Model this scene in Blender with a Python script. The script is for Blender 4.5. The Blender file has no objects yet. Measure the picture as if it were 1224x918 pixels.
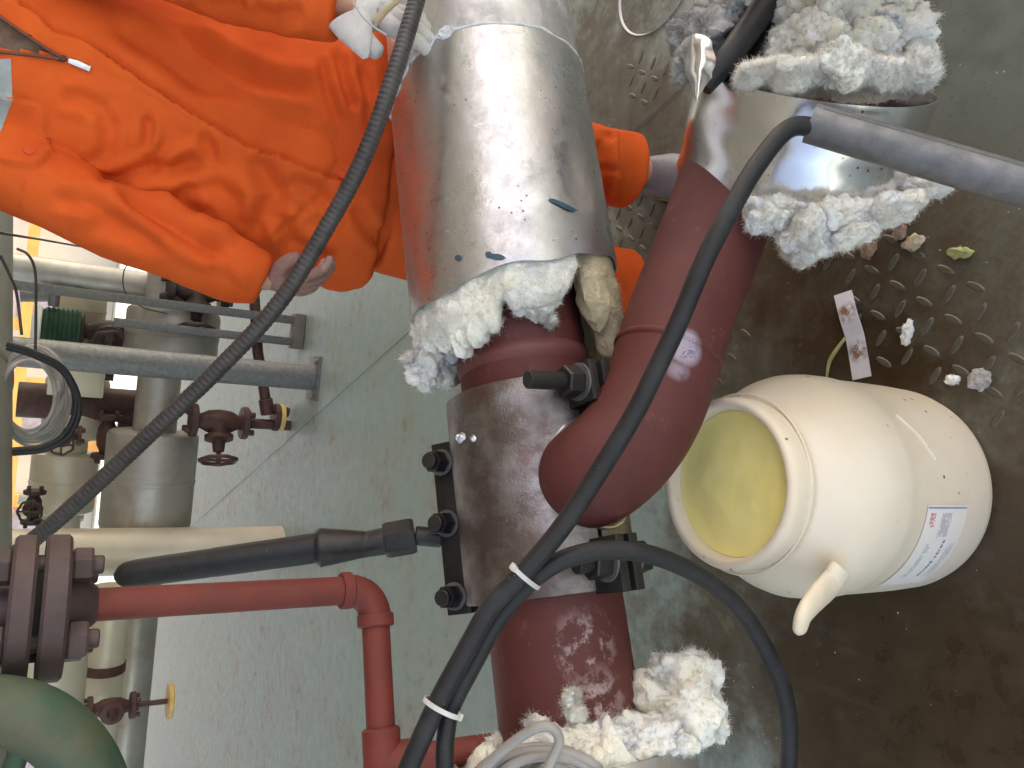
import bpy, bmesh, math, random
import numpy as np
from mathutils import Vector, Matrix, noise, Quaternion
from mathutils.bvhtree import BVHTree

random.seed(7)
SC = bpy.context.scene
COL = SC.collection
rad = math.radians
pi = math.pi

# ------------------------------------------------------------------ camera
FPX = 920.0                       # focal length in photograph pixels (1224 wide)
PITCH, ROLL = rad(31.0), rad(5.6)
C = Vector((0, 0, 1.35))
F = Vector((0, math.cos(PITCH), -math.sin(PITCH)))
R0, U0 = Vector((1, 0, 0)), Vector((0, math.sin(PITCH), math.cos(PITCH)))
R = R0 * math.cos(ROLL) + U0 * math.sin(ROLL)
U = -R0 * math.sin(ROLL) + U0 * math.cos(ROLL)
cam = bpy.data.cameras.new('camera')
cam.sensor_width = 36.0
cam.lens = FPX / 1224 * 36.0
cam.clip_start, cam.clip_end = 0.02, 3000
camo = bpy.data.objects.new('camera', cam)
COL.objects.link(camo)
camo.matrix_world = Matrix(((-U.x, R.x, -F.x, C.x), (-U.y, R.y, -F.y, C.y), (-U.z, R.z, -F.z, C.z), (0, 0, 0, 1)))
SC.camera = camo

# ------------------------------------------------------------------ light
SUN_EL, SUN_AZ = rad(52), rad(75)          # azimuth from +Y towards +X
world = bpy.data.worlds.new('World')
SC.world = world
world.use_nodes = True
wn = world.node_tree
sky = wn.nodes.new('ShaderNodeTexSky')
sky.sky_type = 'NISHITA'
sky.sun_disc = False
sky.sun_elevation, sky.sun_rotation = SUN_EL, SUN_AZ
sky.air_density, sky.dust_density, sky.ozone_density = 0.6, 4.0, 0.2
hz_ = wn.nodes.new('ShaderNodeMix'); hz_.data_type = 'RGBA'; hz_.blend_type = 'MULTIPLY'   # dusty, warm industrial sky
hz_.inputs[0].default_value = 1.0; hz_.inputs[7].default_value = (1.0, .89, .745, 1)
wn.links.new(sky.outputs['Color'], hz_.inputs[6])
wn.links.new(hz_.outputs[2], wn.nodes['Background'].inputs['Color'])
wn.nodes['Background'].inputs['Strength'].default_value = 0.15
sun = bpy.data.lights.new('sun', 'SUN')
sun.energy, sun.angle, sun.color = 4.0, rad(0.5), (1.0, 0.95, 0.87)
suno = bpy.data.objects.new('sun', sun)
COL.objects.link(suno)
sd = Vector((math.sin(SUN_AZ) * math.cos(SUN_EL), math.cos(SUN_AZ) * math.cos(SUN_EL), math.sin(SUN_EL)))
suno.rotation_euler = (-sd).to_track_quat('-Z', 'Y').to_euler()
suno.location = (3, -2, 8)
SC.view_settings.view_transform = 'Standard'
SC.view_settings.look = 'None'
SC.view_settings.gamma = 1.0
SC.view_settings.exposure = 2.5
SC.cycles.use_denoising = True
SC.cycles.max_bounces = 8

# ------------------------------------------------------------------ placing helpers (photo pixels -> world)
def D(x, y): return F - U * ((x - 612) / FPX) + R * ((459 - y) / FPX)
def P(x, y, d): return C + D(x, y) * d
def G(x, y, z=0.0):
    q = D(x, y)
    return C + q * ((z - C.z) / q.z)
def W(x, y, Y):
    q = D(x, y)
    return C + q * ((Y - C.y) / q.y)
def proj(p):
    q = p - C
    d = q.dot(F)
    return 612 - FPX * q.dot(U) / d, 459 - FPX * q.dot(R) / d, d

# ------------------------------------------------------------------ mesh helpers
class MB:
    def __init__(s): s.v, s.f = [], []
    def add(s, verts, faces):
        o = len(s.v)
        s.v += [Vector(v) for v in verts]
        s.f += [tuple(i + o for i in f) for f in faces]
        return s
def obj(name, mb, mat, parent=None, smooth=True, sharp=40, kind=None, label=None):
    me = bpy.data.meshes.new(name)
    me.from_pydata([tuple(v) for v in mb.v], [], mb.f)
    me.validate()
    return obj_me(name, me, mat, parent, smooth, sharp, kind, label)
def obj_me(name, me, mat, parent=None, smooth=True, sharp=40, kind=None, label=None):
    bm = bmesh.new(); bm.from_mesh(me)
    bmesh.ops.recalc_face_normals(bm, faces=bm.faces)
    bm.to_mesh(me); bm.free()
    if smooth:
        me.polygons.foreach_set('use_smooth', [True] * len(me.polygons))
        me.set_sharp_from_angle(angle=rad(sharp))
    o = bpy.data.objects.new(name, me)
    if mat: me.materials.append(mat)
    COL.objects.link(o)
    if parent is not None:
        o.parent = parent
        if parent.location.length: o.matrix_parent_inverse = Matrix.Translation(-parent.location)
    if kind: o['kind'] = kind
    if label: o['label'] = label
    return o
def thing(name, label, cat, loc=(0, 0, 0), group=None):
    o = bpy.data.objects.new(name, None)
    COL.objects.link(o)
    o.empty_display_size = 0.05
    o['label'] = label; o['category'] = cat
    o.location = loc
    if group: o['group'] = group
    return o
def tag(o, label, cat, group=None):
    o['label'] = label; o['category'] = cat
    if group: o['group'] = group
    return o
def frame(axis, hint=None):
    a = Vector(axis).normalized()
    h = Vector(hint) if hint else (Vector((0, 0, 1)) if abs(a.z) < 0.9 else Vector((1, 0, 0)))
    u = (h - a * h.dot(a)).normalized()
    return a, u, a.cross(u)
def catmull(pts, k=8):
    pts = [Vector(p) for p in pts]
    ext = [pts[0] * 2 - pts[1]] + pts + [pts[-1] * 2 - pts[-2]]
    out = []
    for i in range(1, len(ext) - 2):
        p0, p1, p2, p3 = ext[i - 1:i + 3]
        for j in range(k):
            t = j / k
            out.append(0.5 * ((2 * p1) + (p2 - p0) * t + (2 * p0 - 5 * p1 + 4 * p2 - p3) * t * t + (3 * p1 - p0 - 3 * p2 + p3) * t ** 3))
    out.append(pts[-1])
    return out
def lerplist(vals, n):
    return [float(np.interp(i / (n - 1) * (len(vals) - 1), range(len(vals)), vals)) for i in range(n)]
def sweep(mb, pts, r, n=12, caps=True, hint=None, flat=1.0, closed=False):
    """tube along pts; r is a number, a list, or one per point; flat squashes the second axis"""
    pts = [Vector(p) for p in pts]
    m = len(pts)
    rr = r if isinstance(r, (list, tuple)) else [r] * m
    if len(rr) != m: rr = lerplist(rr, m)
    ff = flat if isinstance(flat, (list, tuple)) else [flat] * m
    if len(ff) != m: ff = lerplist(ff, m)
    vs, fs = [], []
    u = None
    for i, p in enumerate(pts):
        if closed: t = pts[(i + 1) % m] - pts[i - 1]
        else: t = pts[min(i + 1, m - 1)] - pts[max(i - 1, 0)]
        if t.length < 1e-9: t = Vector((0, 0, 1))
        t.normalize()
        if u is None: _, u, _ = frame(t, hint)
        else:
            u = u - t * u.dot(t)
            u.normalize()
        w = t.cross(u)
        for k in range(n):
            a = 2 * pi * k / n
            vs.append(p + u * (math.cos(a) * rr[i]) + w * (math.sin(a) * rr[i] * ff[i]))
    for i in range(m if closed else m - 1):
        j = (i + 1) % m
        for k in range(n):
            k2 = (k + 1) % n
            fs.append((i * n + k, i * n + k2, j * n + k2, j * n + k))
    if caps and not closed:
        fs.append(tuple(range(n))[::-1]); fs.append(tuple((m - 1) * n + k for k in range(n)))
    return mb.add(vs, fs)
def lathe(mb, origin, axis, prof, n=32, hint=None, a0=0.0, a1=2 * pi):
    """prof: list of (radius, height along the axis)"""
    a, u, w = frame(axis, hint)
    o = Vector(origin)
    full = abs(a1 - a0 - 2 * pi) < 1e-6
    cols = n if full else n + 1
    vs, fs = [], []
    for (r, h) in prof:
        for k in range(cols):
            t = a0 + (a1 - a0) * k / n
            vs.append(o + a * h + (u * math.cos(t) + w * math.sin(t)) * max(r, 1e-5))
    for i in range(len(prof) - 1):
        for k in range(n):
            k2 = (k + 1) % cols
            fs.append((i * cols + k, i * cols + k2, (i + 1) * cols + k2, (i + 1) * cols + k))
    return mb.add(vs, fs)
def cyl(mb, p0, p1, r, n=24, bev=0.0, r1=None):
    p0, p1 = Vector(p0), Vector(p1)
    L = (p1 - p0).length
    r1 = r if r1 is None else r1
    b = bev
    return lathe(mb, p0, p1 - p0, [(0, 0), (r - b, 0), (r, b), (r1, L - b), (r1 - b, L), (0, L)] if b else [(0, 0), (r, 0), (r1, L), (0, L)], n)
def box(mb, c, ax, dims, bev=0.0):
    """oriented box; ax three unit vectors"""
    bm = bmesh.new()
    bmesh.ops.create_cube(bm, size=1.0)
    for v in bm.verts: v.co = Vector((v.co.x * dims[0], v.co.y * dims[1], v.co.z * dims[2]))
    if bev: bmesh.ops.bevel(bm, geom=list(bm.edges), offset=bev, segments=2, affect='EDGES', profile=0.6)
    X, Y, Z = [Vector(q) for q in ax]
    bm.verts.index_update()
    vs = [Vector(c) + X * v.co.x + Y * v.co.y + Z * v.co.z for v in bm.verts]
    fs = [tuple(v.index for v in f.verts) for f in bm.faces]
    bm.free()
    return mb.add(vs, fs)
XYZ = (Vector((1, 0, 0)), Vector((0, 1, 0)), Vector((0, 0, 1)))
def hexnut(mb, p0, p1, r):
    a = Vector(p1) - Vector(p0)
    L = a.length
    return lathe(mb, p0, a, [(0, 0), (r * .92, 0), (r, L * .12), (r, L * .88), (r * .92, L), (0, L)], 6)
def fract(p, s, o=4):
    return noise.fractal(p * s, 0.9, 2.1, o)

# ------------------------------------------------------------------ materials
def mix_rgb(nt, fac, a, b, blend='MIX'):
    m = nt.nodes.new('ShaderNodeMix'); m.data_type = 'RGBA'; m.blend_type = blend
    for s, v in ((0, fac), (6, a), (7, b)):
        if isinstance(v, bpy.types.NodeSocket): nt.links.new(v, m.inputs[s])
        elif s == 0: m.inputs[0].default_value = v
        else: m.inputs[s].default_value = (*v, 1)
    return m.outputs[2]
def math_n(nt, op, a, b=0.0, clamp=False):
    m = nt.nodes.new('ShaderNodeMath'); m.operation = op; m.use_clamp = clamp
    for i, v in enumerate((a, b)):
        if isinstance(v, bpy.types.NodeSocket): nt.links.new(v, m.inputs[i])
        else: m.inputs[i].default_value = v
    return m.outputs[0]
def rng(nt, v, a, b, c=0.0, d=1.0):
    m = nt.nodes.new('ShaderNodeMapRange'); m.clamp = True
    nt.links.new(v, m.inputs[0])
    for i, q in enumerate((a, b, c, d)): m.inputs[i + 1].default_value = q
    return m.outputs[0]
def tex(nt, scale, detail=4, rough=0.55, stretch=None, dist=0.0, kind='noise'):
    tc = nt.nodes.new('ShaderNodeTexCoord')
    src = tc.outputs['Object']
    if stretch:
        mp = nt.nodes.new('ShaderNodeMapping')
        mp.inputs['Scale'].default_value = stretch
        nt.links.new(src, mp.inputs[0]); src = mp.outputs[0]
    if kind == 'noise':
        t = nt.nodes.new('ShaderNodeTexNoise')
        t.inputs['Scale'].default_value = scale; t.inputs['Detail'].default_value = detail
        t.inputs['Roughness'].default_value = rough; t.inputs['Distortion'].default_value = dist
        nt.links.new(src, t.inputs['Vector'])
        return t.outputs['Fac']
    t = nt.nodes.new('ShaderNodeTexVoronoi')
    t.inputs['Scale'].default_value = scale
    nt.links.new(src, t.inputs['Vector'])
    return t.outputs['Distance']
def near(nt, p, r, soft):
    """1 within r metres of world point p, fading over soft"""
    g = nt.nodes.new('ShaderNodeNewGeometry')
    d = nt.nodes.new('ShaderNodeVectorMath'); d.operation = 'DISTANCE'
    nt.links.new(g.outputs['Position'], d.inputs[0]); d.inputs[1].default_value = tuple(p)
    return rng(nt, d.outputs['Value'], r, r + soft, 1, 0)
SSS = {}
def mat(name, a, b=None, scale=8, lo=.35, hi=.65, rough=.5, rough2=None, metal=0.0, bump=0.0, bscale=60,
        specks=None, spscale=120, spsize=.12, stretch=None, third=None, spec=0.5, extra=None, dist=0.0, sheen=0.0, sss=0.0):
    m = bpy.data.materials.new(name); m.use_nodes = True
    nt = m.node_tree
    bs = nt.nodes['Principled BSDF']
    n1 = tex(nt, scale, 5, .6, stretch, dist)
    f = rng(nt, n1, lo, hi)
    col = mix_rgb(nt, f, a, b or tuple(q * .75 for q in a))
    if third:
        n3 = tex(nt, third[1], 6, .65, third[4] if len(third) > 4 else None)
        col = mix_rgb(nt, rng(nt, n3, third[2], third[3]), col, third[0])
    if specks:
        v = tex(nt, spscale, kind='voronoi')
        n2 = tex(nt, spscale * .18, 2)
        k = math_n(nt, 'MULTIPLY', rng(nt, v, spsize, spsize * .7), rng(nt, n2, .5, .6))
        col = mix_rgb(nt, k, col, specks)
    rf = rng(nt, n1, lo, hi, rough, rough2 if rough2 is not None else rough)
    if extra: col, rf = extra(nt, col, rf, bs)
    nt.links.new(col, bs.inputs['Base Color'])
    nt.links.new(rf, bs.inputs['Roughness'])
    if isinstance(metal, bpy.types.NodeSocket): nt.links.new(metal, bs.inputs['Metallic'])
    else: bs.inputs['Metallic'].default_value = metal
    bs.inputs['Specular IOR Level'].default_value = spec
    if sss:
        bs.inputs['Subsurface Weight'].default_value = sss
        bs.inputs['Subsurface Radius'].default_value = (.03, .026, .019)
        bs.inputs['Subsurface Scale'].default_value = .5
    if sheen: bs.inputs['Sheen Weight'].default_value = sheen
    if bump:
        bp = nt.nodes.new('ShaderNodeBump')
        bp.inputs['Strength'].default_value = min(1.0, bump); bp.inputs['Distance'].default_value = .004
        nt.links.new(tex(nt, bscale, 6, .65, stretch), bp.inputs['Height'])
        nt.links.new(bp.outputs[0], bs.inputs['Normal'])
    return m

# ------------------------------------------------------------------ main pipe axis
PA, PB = P(585, 130, 1.447), P(671, 785, 1.20)
MW = (PB - PA).normalized()
MU = (Vector((0, 0, 1)) - MW * MW.z).normalized()
MF = MW.cross(MU)
if MF.dot(C - PA) < 0: MF = -MF
def ring(s, ang, r):                      # ang in degrees: 0 up, 90 towards the camera, 180 down
    a = rad(ang)
    return PA + MW * s + (MU * math.cos(a) + MF * math.sin(a)) * r
def s_at(y):
    lo, hi = -2.0, 2.0
    for _ in range(50):
        m = (lo + hi) / 2
        if proj(PA + MW * m)[1] < y: lo = m
        else: hi = m
    return lo
RP, RJ = 0.1095, 0.184

M = {}
M['red'] = mat('red_oxide_paint', (.165, .048, .042), (.125, .037, .034), scale=9, rough=.5, rough2=.58, bump=.12, bscale=160,
               third=((.21, .075, .065), 26, .6, .75), specks=(.3, .14, .12), spscale=70, spsize=.08)
M['redthin'] = mat('red_pipe_paint', (.18, .036, .026), (.135, .03, .022), scale=14, rough=.62, spec=.3, bump=.15, bscale=140, third=((.12, .05, .045), 18, .6, .75))
def silver_extra(nt, col, rf, bs):
    grime = rng(nt, tex(nt, 6, 6, .65), .36, .62)
    fine = rng(nt, tex(nt, 34, 7, .78), .4, .62)
    k = math_n(nt, 'MULTIPLY', grime, fine, True)
    col = mix_rgb(nt, math_n(nt, 'MULTIPLY', k, .6), col, (.36, .32, .30))
    sm = rng(nt, tex(nt, 3.2, 4, .55, (1, 1, 1)), .52, .7)
    col = mix_rgb(nt, math_n(nt, 'MULTIPLY', sm, .35), col, (.45, .43, .415))
    scr = rng(nt, tex(nt, 60, 3, .6, (1, .08, 1)), .66, .74)
    col = mix_rgb(nt, math_n(nt, 'MULTIPLY', scr, .35), col, (.85, .85, .85))
    rf = math_n(nt, 'ADD', rf, math_n(nt, 'MULTIPLY', k, .26), True)
    rf = math_n(nt, 'ADD', rf, math_n(nt, 'MULTIPLY', rng(nt, tex(nt, 22, 5, .7), .35, .7), .08), True)
    return col, rf
M['silver'] = mat('aluminium_cladding', (.56, .55, .545), (.46, .445, .435), scale=5, rough=.2, rough2=.32, metal=.93, bump=.3, bscale=22,
                  specks=(.12, .09, .07), spscale=55, spsize=.13, extra=silver_extra)
M['silverdull'] = mat('dull_aluminium_cladding', (.66, .64, .62), (.5, .48, .45), scale=6, rough=.38, rough2=.5, metal=.8, bump=.12, bscale=24,
                      specks=(.2, .14, .08), spscale=50, spsize=.14, extra=silver_extra)
M['seal'] = mat('white_sealant', (.72, .72, .72), (.5, .5, .5), scale=60, rough=.8, bump=.6, bscale=220)
M['wool'] = mat('mineral_wool', (.95, .90, .77), (.9, .81, .62), scale=16, lo=.5, hi=.8, rough=1, bump=.9, bscale=190, spec=.1,
                third=((.88, .87, .83), 9, .5, .65), sss=.8)
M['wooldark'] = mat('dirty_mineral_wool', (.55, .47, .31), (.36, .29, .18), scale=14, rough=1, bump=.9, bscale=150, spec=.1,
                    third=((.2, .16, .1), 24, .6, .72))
M['woolgrey'] = mat('grey_mineral_wool', (.5, .49, .46), (.3, .28, .26), scale=22, rough=1, bump=1, bscale=150, spec=.1)
M['steel'] = mat('worn_saddle_steel', (.16, .125, .11), (.36, .33, .32), scale=13, lo=.42, hi=.7, rough=.42, rough2=.34, metal=.75, bump=.25, bscale=240,
                 third=((.115, .062, .045), 9, .5, .66), stretch=(1, 1, 1), specks=(.5, .5, .5), spscale=140, spsize=.1)
M['bright'] = mat('ground_bright_steel', (.75, .74, .72), (.5, .48, .46), scale=60, rough=.3, metal=.9)
M['blacksteel'] = mat('blackened_steel', (.022, .02, .02), (.04, .035, .033), scale=30, rough=.42, metal=.5, bump=.2, bscale=180)
M['rubber'] = mat('black_cable_rubber', (.014, .013, .014), (.032, .030, .031), scale=26, lo=.5, hi=.75, rough=.5, rough2=.68, spec=.35, bump=.1, bscale=110,
                  specks=(.2, .2, .2), spscale=100, spsize=.08)
M['hose'] = mat('corrugated_hose_plastic', (.03, .024, .023), (.055, .045, .042), scale=30, rough=.5)
M['galv'] = mat('galvanised_steel', (.21, .205, .2), (.15, .15, .145), scale=45, rough=.45, rough2=.55, metal=.55, bump=.15, bscale=200,
                third=((.2, .19, .17), 10, .55, .75))
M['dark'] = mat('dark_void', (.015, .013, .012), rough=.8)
M['greycable'] = mat('grey_cable_sheath', (.34, .31, .28), (.27, .25, .23), scale=20, rough=.5)
M['tie'] = mat('cable_tie_nylon', (.62, .6, .56), rough=.4)
M['rustflange'] = mat('dark_primer_flange', (.085, .052, .05), (.055, .034, .033), scale=22, rough=.6, metal=.2, bump=.35, bscale=120, third=((.09, .055, .045), 12, .55, .75))
M['plastic'] = mat('cream_plastic', (.78, .69, .545), (.73, .62, .45), scale=6, rough=.36, rough2=.42, bump=.06, bscale=30,
                   third=((.5, .4, .25), 11, .66, .85), specks=(.12, .08, .05), spscale=36, spsize=.12)
M['yellow'] = mat('yellow_resin', (.98, .87, .33), (.96, .82, .27), scale=14, lo=.4, hi=.7, rough=.4, bump=.12, bscale=26)
M['paper'] = mat('white_label_paper', (.81, .76, .69), (.78, .71, .62), scale=10, rough=.45)
M['inkred'] = mat('red_print', (.78, .33, .34), rough=.5)
M['inkgrey'] = mat('grey_print', (.55, .54, .58), rough=.5)
M['inkblue'] = mat('blue_print', (.28, .34, .55), rough=.5)
M['cream'] = mat('cream_cladding', (.66, .58, .45), (.56, .49, .38), scale=4, rough=.42, metal=.25, bump=.08, bscale=14)
M['clad'] = mat('grey_brown_cladding', (.47, .44, .40), (.36, .32, .28), scale=5, rough=.36, rough2=.5, metal=.55, bump=.25, bscale=7, third=((.27, .21, .15), 6, .56, .76, (.25, 1, 1)))
M['greyclad'] = mat('grey_pipe_cladding', (.34, .32, .28), (.27, .25, .22), scale=3, rough=.5, metal=.3, bump=.1, bscale=12)
M['brown'] = mat('brown_valve_paint', (.10, .035, .025), (.05, .022, .018), scale=20, rough=.6, bump=.3, bscale=60)
M['darkvalve'] = mat('dark_valve_iron', (.035, .022, .018), (.06, .03, .02), scale=20, rough=.6, bump=.3, bscale=60)
M['yellowring'] = mat('yellow_flange_face', (.78, .52, .16), (.6, .36, .1), scale=20, rough=.5)
M['green'] = mat('green_machine_paint', (.034, .085, .046), (.03, .062, .038), scale=10, rough=.6, rough2=.7, bump=.1, bscale=60, third=((.10, .085, .05), 7, .46, .66))
M['dkgreen'] = mat('dark_green_paint', (.02, .06, .03), rough=.5)
M['orange'] = mat('orange_workwear', (.68, .112, .021), (.55, .08, .016), scale=6, rough=.9, bump=.2, bscale=420, spec=.1)
M['orange_in'] = mat('orange_placket', (.72, .09, .02), rough=.9)
M['shirt'] = mat('brown_undershirt', (.20, .12, .08), (.13, .08, .055), scale=40, rough=.9)
M['greyband'] = mat('grey_reflective_band', (.30, .31, .31), (.25, .26, .26), scale=60, rough=.45, metal=.2)
M['glove'] = mat('white_work_glove', (.62, .57, .53), (.5, .45, .42), scale=14, rough=.9, bump=.5, bscale=300, third=((.3, .25, .24), 20, .6, .75))
M['glovepink'] = mat('soiled_knit_glove', (.34, .19, .16), (.24, .125, .105), scale=26, rough=.95, bump=.8, bscale=300, third=((.42, .3, .26), 12, .55, .7))
M['skin'] = mat('skin', (.42, .23, .15), (.38, .2, .13), scale=20, rough=.5)
M['hair'] = mat('black_hair', (.015, .013, .012), rough=.5)
M['boot'] = mat('grey_boot_leather', (.21, .2, .22), (.15, .145, .16), scale=20, rough=.5, bump=.2, bscale=150)
M['sole'] = mat('tan_boot_sole', (.5, .36, .2), rough=.7)
M['bluepaint'] = mat('blue_paint_smear', (.03, .07, .1), rough=.5)
M['orangepaint'] = mat('orange_steel_paint', (.8, .4, .1), (.75, .32, .08), scale=3, rough=.5)
M['whitewall'] = mat('white_render', (.8, .78, .72), (.74, .72, .66), scale=1, rough=.9)
M['bluewall'] = mat('lilac_panel', (.5, .48, .62), rough=.8)
M['roofpaint'] = mat('canopy_sheet', (.42, .36, .32), rough=.6)

# ------------------------------------------------------------------ floor
STAINS = [  # photo px, radius m, brown, wet, olive
    ((1090, 350), .30, 1.0, 1.0), ((1000, 300), .22, .95, .6), ((920, 380), .26, .6, .4), ((870, 440), .2, .5, .3),
    ((1180, 500), .24, .75, .6), ((1230, 640), .3, .85, .5), ((1100, 830), .34, 1.0, .5), ((1200, 860), .3, 1.0, .6), ((980, 800), .22, .8, .3),
    ((770, 180), .26, .7, .35), ((800, 300), .22, .75, .4), ((740, 330), .16, .6, .3), ((850, 800), .2, .5, .1), ((730, 40), .3, .5, .0),
    ((1060, 400), .34, 1.0, 1.0), ((930, 330), .2, .85, .5), ((1100, 620), .4, .8, .3), ((1000, 740), .25, .7, .3), ((715, 110), .3, .6, .1), ((1020, 900), .2, .95, .4), ((760, 760), .2, .3, .0), ((1010, 500), .3, .8, .3), ((900, 620), .3, .6, .1)]
st = [(G(*p), r, b, w) for p, r, b, w in STAINS]
OLIVE = [((1170, 120), .42, 1.0), ((1180, 300), .22, .9), ((1080, 10), .4, .9), ((950, 60), .35, .5), ((1224, 420), .2, .5)]
ol = [(G(*p), r, b) for p, r, b in OLIVE]
def floor_mat(grid):
    m = bpy.data.materials.new('painted_floor'); m.use_nodes = True
    nt = m.node_tree; bs = nt.nodes['Principled BSDF']
    a = nt.nodes.new('ShaderNodeAttribute'); a.attribute_name = 'brown'
    w = nt.nodes.new('ShaderNodeAttribute'); w.attribute_name = 'wet'
    g = nt.nodes.new('ShaderNodeAttribute'); g.attribute_name = 'olive'
    big = tex(nt, 3.0, 6, .62); mid = tex(nt, 16, 6, .68); fine = tex(nt, 90, 5, .7)
    base = mix_rgb(nt, rng(nt, mid, .3, .72), (.275, .345, .312), (.25, .312, .285))
    base = mix_rgb(nt, math_n(nt, 'MULTIPLY', rng(nt, big, .48, .68), .7), base, (.28, .265, .21))
    base = mix_rgb(nt, math_n(nt, 'MULTIPLY', rng(nt, fine, .52, .72), .22), base, (.14, .14, .115))
    olive = mix_rgb(nt, rng(nt, mid, .35, .7), (.105, .12, .092), (.15, .162, .128))
    base = mix_rgb(nt, rng(nt, math_n(nt, 'ADD', g.outputs['Fac'], math_n(nt, 'MULTIPLY', math_n(nt, 'SUBTRACT', mid, .5), .8)), .3, .6), base, olive)
    bk = math_n(nt, 'ADD', a.outputs['Fac'], math_n(nt, 'MULTIPLY', math_n(nt, 'SUBTRACT', math_n(nt, 'ADD', math_n(nt, 'MULTIPLY', mid, .6), math_n(nt, 'MULTIPLY', big, .4)), .5), 1.5))
    light_b = rng(nt, bk, .1, .45); dark_b = rng(nt, bk, .42, .8)
    brown = mix_rgb(nt, rng(nt, fine, .35, .65), (.078, .058, .031), (.115, .09, .055))
    base = mix_rgb(nt, math_n(nt, 'MULTIPLY', light_b, .85), base, brown)
    dk = mix_rgb(nt, rng(nt, mid, .4, .65), (.034, .018, .006), (.052, .031, .012))
    base = mix_rgb(nt, math_n(nt, 'MULTIPLY', dark_b, .9), base, dk)
    # pale chips and dark grit
    v = tex(nt, 55, kind='voronoi')
    base = mix_rgb(nt, math_n(nt, 'MULTIPLY', rng(nt, v, .11, .07), rng(nt, tex(nt, 9, 3), .56, .62)), base, (.5, .48, .42))
    v2 = tex(nt, 75, kind='voronoi')
    base = mix_rgb(nt, math_n(nt, 'MULTIPLY', rng(nt, v2, .14, .08), rng(nt, tex(nt, 7, 3), .5, .58)), base, (.06, .05, .04))
    # streaks
    sk = tex(nt, 24, 4, .6, (1.0, .16, 1))
    base = mix_rgb(nt, math_n(nt, 'MULTIPLY', rng(nt, sk, .6, .75), .05), base, (.4, .4, .36))
    nt.links.new(base, bs.inputs['Base Color'])
    rf = rng(nt, mid, .3, .7, .36, .6)
    rf = math_n(nt, 'SUBTRACT', rf, math_n(nt, 'MULTIPLY', math_n(nt, 'MULTIPLY', dark_b, w.outputs['Fac']), .3), True)
    nt.links.new(rf, bs.inputs['Roughness'])
    bp = nt.nodes.new('ShaderNodeBump'); bp.inputs['Strength'].default_value = .07; bp.inputs['Distance'].default_value = .003
    nt.links.new(math_n(nt, 'ADD', math_n(nt, 'MULTIPLY', fine, .5), mid), bp.inputs['Height'])
    nt.links.new(bp.outputs[0], bs.inputs['Normal'])
    return m
M['floor'] = floor_mat(True)
nx = ny = 260
gx, gy = np.linspace(-1.7, 2.0, nx), np.linspace(.05, 3.6, ny)
XX, YY = np.meshgrid(gx, gy)
me = bpy.data.meshes.new('floor')
vid = np.arange(nx * ny).reshape(ny, nx)
fc = np.stack([vid[:-1, :-1], vid[:-1, 1:], vid[1:, 1:], vid[1:, :-1]], -1).reshape(-1, 4)
me.from_pydata(np.stack([XX.ravel(), YY.ravel(), np.full(nx * ny, .004)], -1).tolist(), [], fc.tolist())
fx = np.clip(np.minimum(np.minimum(XX + 1.7, 2.0 - XX), 3.6 - YY) / .5, 0, 1)
br, we, og = np.zeros_like(XX), np.zeros_like(XX), np.zeros_like(XX)
for p, r, b, w in st:
    k = np.exp(-(((XX - p.x) ** 2 + (YY - p.y) ** 2) / r ** 2) ** 1.5)
    br = np.maximum(br, b * k); we = np.maximum(we, w * k)
for p, r, b in ol:
    og = np.maximum(og, b * np.exp(-(((XX - p.x) ** 2 + (YY - p.y) ** 2) / r ** 2) ** 1.5))
br = np.clip(br * (1 - .55 * og), 0, 1)
for nm, arr in (('brown', br), ('wet', we), ('olive', og)):
    at = me.attributes.new(nm, 'FLOAT', 'POINT')
    at.data.foreach_set('value', (arr * fx).ravel().astype(np.float32))
floor = obj_me('floor', me, M['floor'], smooth=False, kind='structure')
gm = MB().add([(-400, -200, 0), (400, -200, 0), (400, 900, 0), (-400, 900, 0)], [(0, 1, 2, 3)])
ground = obj('ground', gm, M['floor'], smooth=False, kind='structure')
# saw-cut joint across the floor
j0, j1 = G(150, 700, .008), G(850, 74, .008)
jm = MB()
jd = (j1 - j0).normalized(); jn = Vector((-jd.y, jd.x, 0)) * .0028
L = []
for i in range(61):
    q = j0.lerp(j1, i / 60) + jn * (noise.noise(Vector((i * .8, 0, 0))) * .8)
    w_ = .55 + .6 * abs(noise.noise(Vector((i * .5, 4, 0))))
    L += [q - jn * w_, q + jn * w_]
jm.add(L, [(2 * i, 2 * i + 1, 2 * i + 3, 2 * i + 2) for i in range(60)])
obj('floor_joint', jm, mat('joint_dirt', (.07, .065, .055), rough=.9), smooth=False, kind='structure')
# raised lugs of the tread plate where the paint is worn to metal
lug = bpy.data.meshes.new('lug')
lv, lf = [], []
for k in range(10):
    a = 2 * pi * k / 10
    lv.append((.019 * math.cos(a), .0066 * math.sin(a), 0))
for k in range(10):
    a = 2 * pi * k / 10
    lv.append((.014 * math.cos(a), .0042 * math.sin(a), .0020))
lf = [(k, (k + 1) % 10, 10 + (k + 1) % 10, 10 + k) for k in range(10)] + [tuple(range(10, 20))]
lug.from_pydata(lv, [], lf)
M['lug'] = mat('tread_lug_steel', (.07, .058, .036), (.105, .095, .066), scale=7, rough=.45, third=((.05, .034, .017), 9, .5, .62))
lug.materials.append(M['lug'])
lug.polygons.foreach_set('use_smooth', [False] * len(lug.polygons))
REG = [[(715, 230), (800, 215), (830, 330), (760, 340), (730, 300)], [(830, 395), (900, 380), (870, 470), (815, 470)],
       [(985, 300), (1050, 262), (1130, 300), (1224, 400), (1224, 560), (1160, 470), (1060, 440), (1010, 380)],
       [(740, 60), (800, 80), (790, 130), (750, 120)]]
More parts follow.
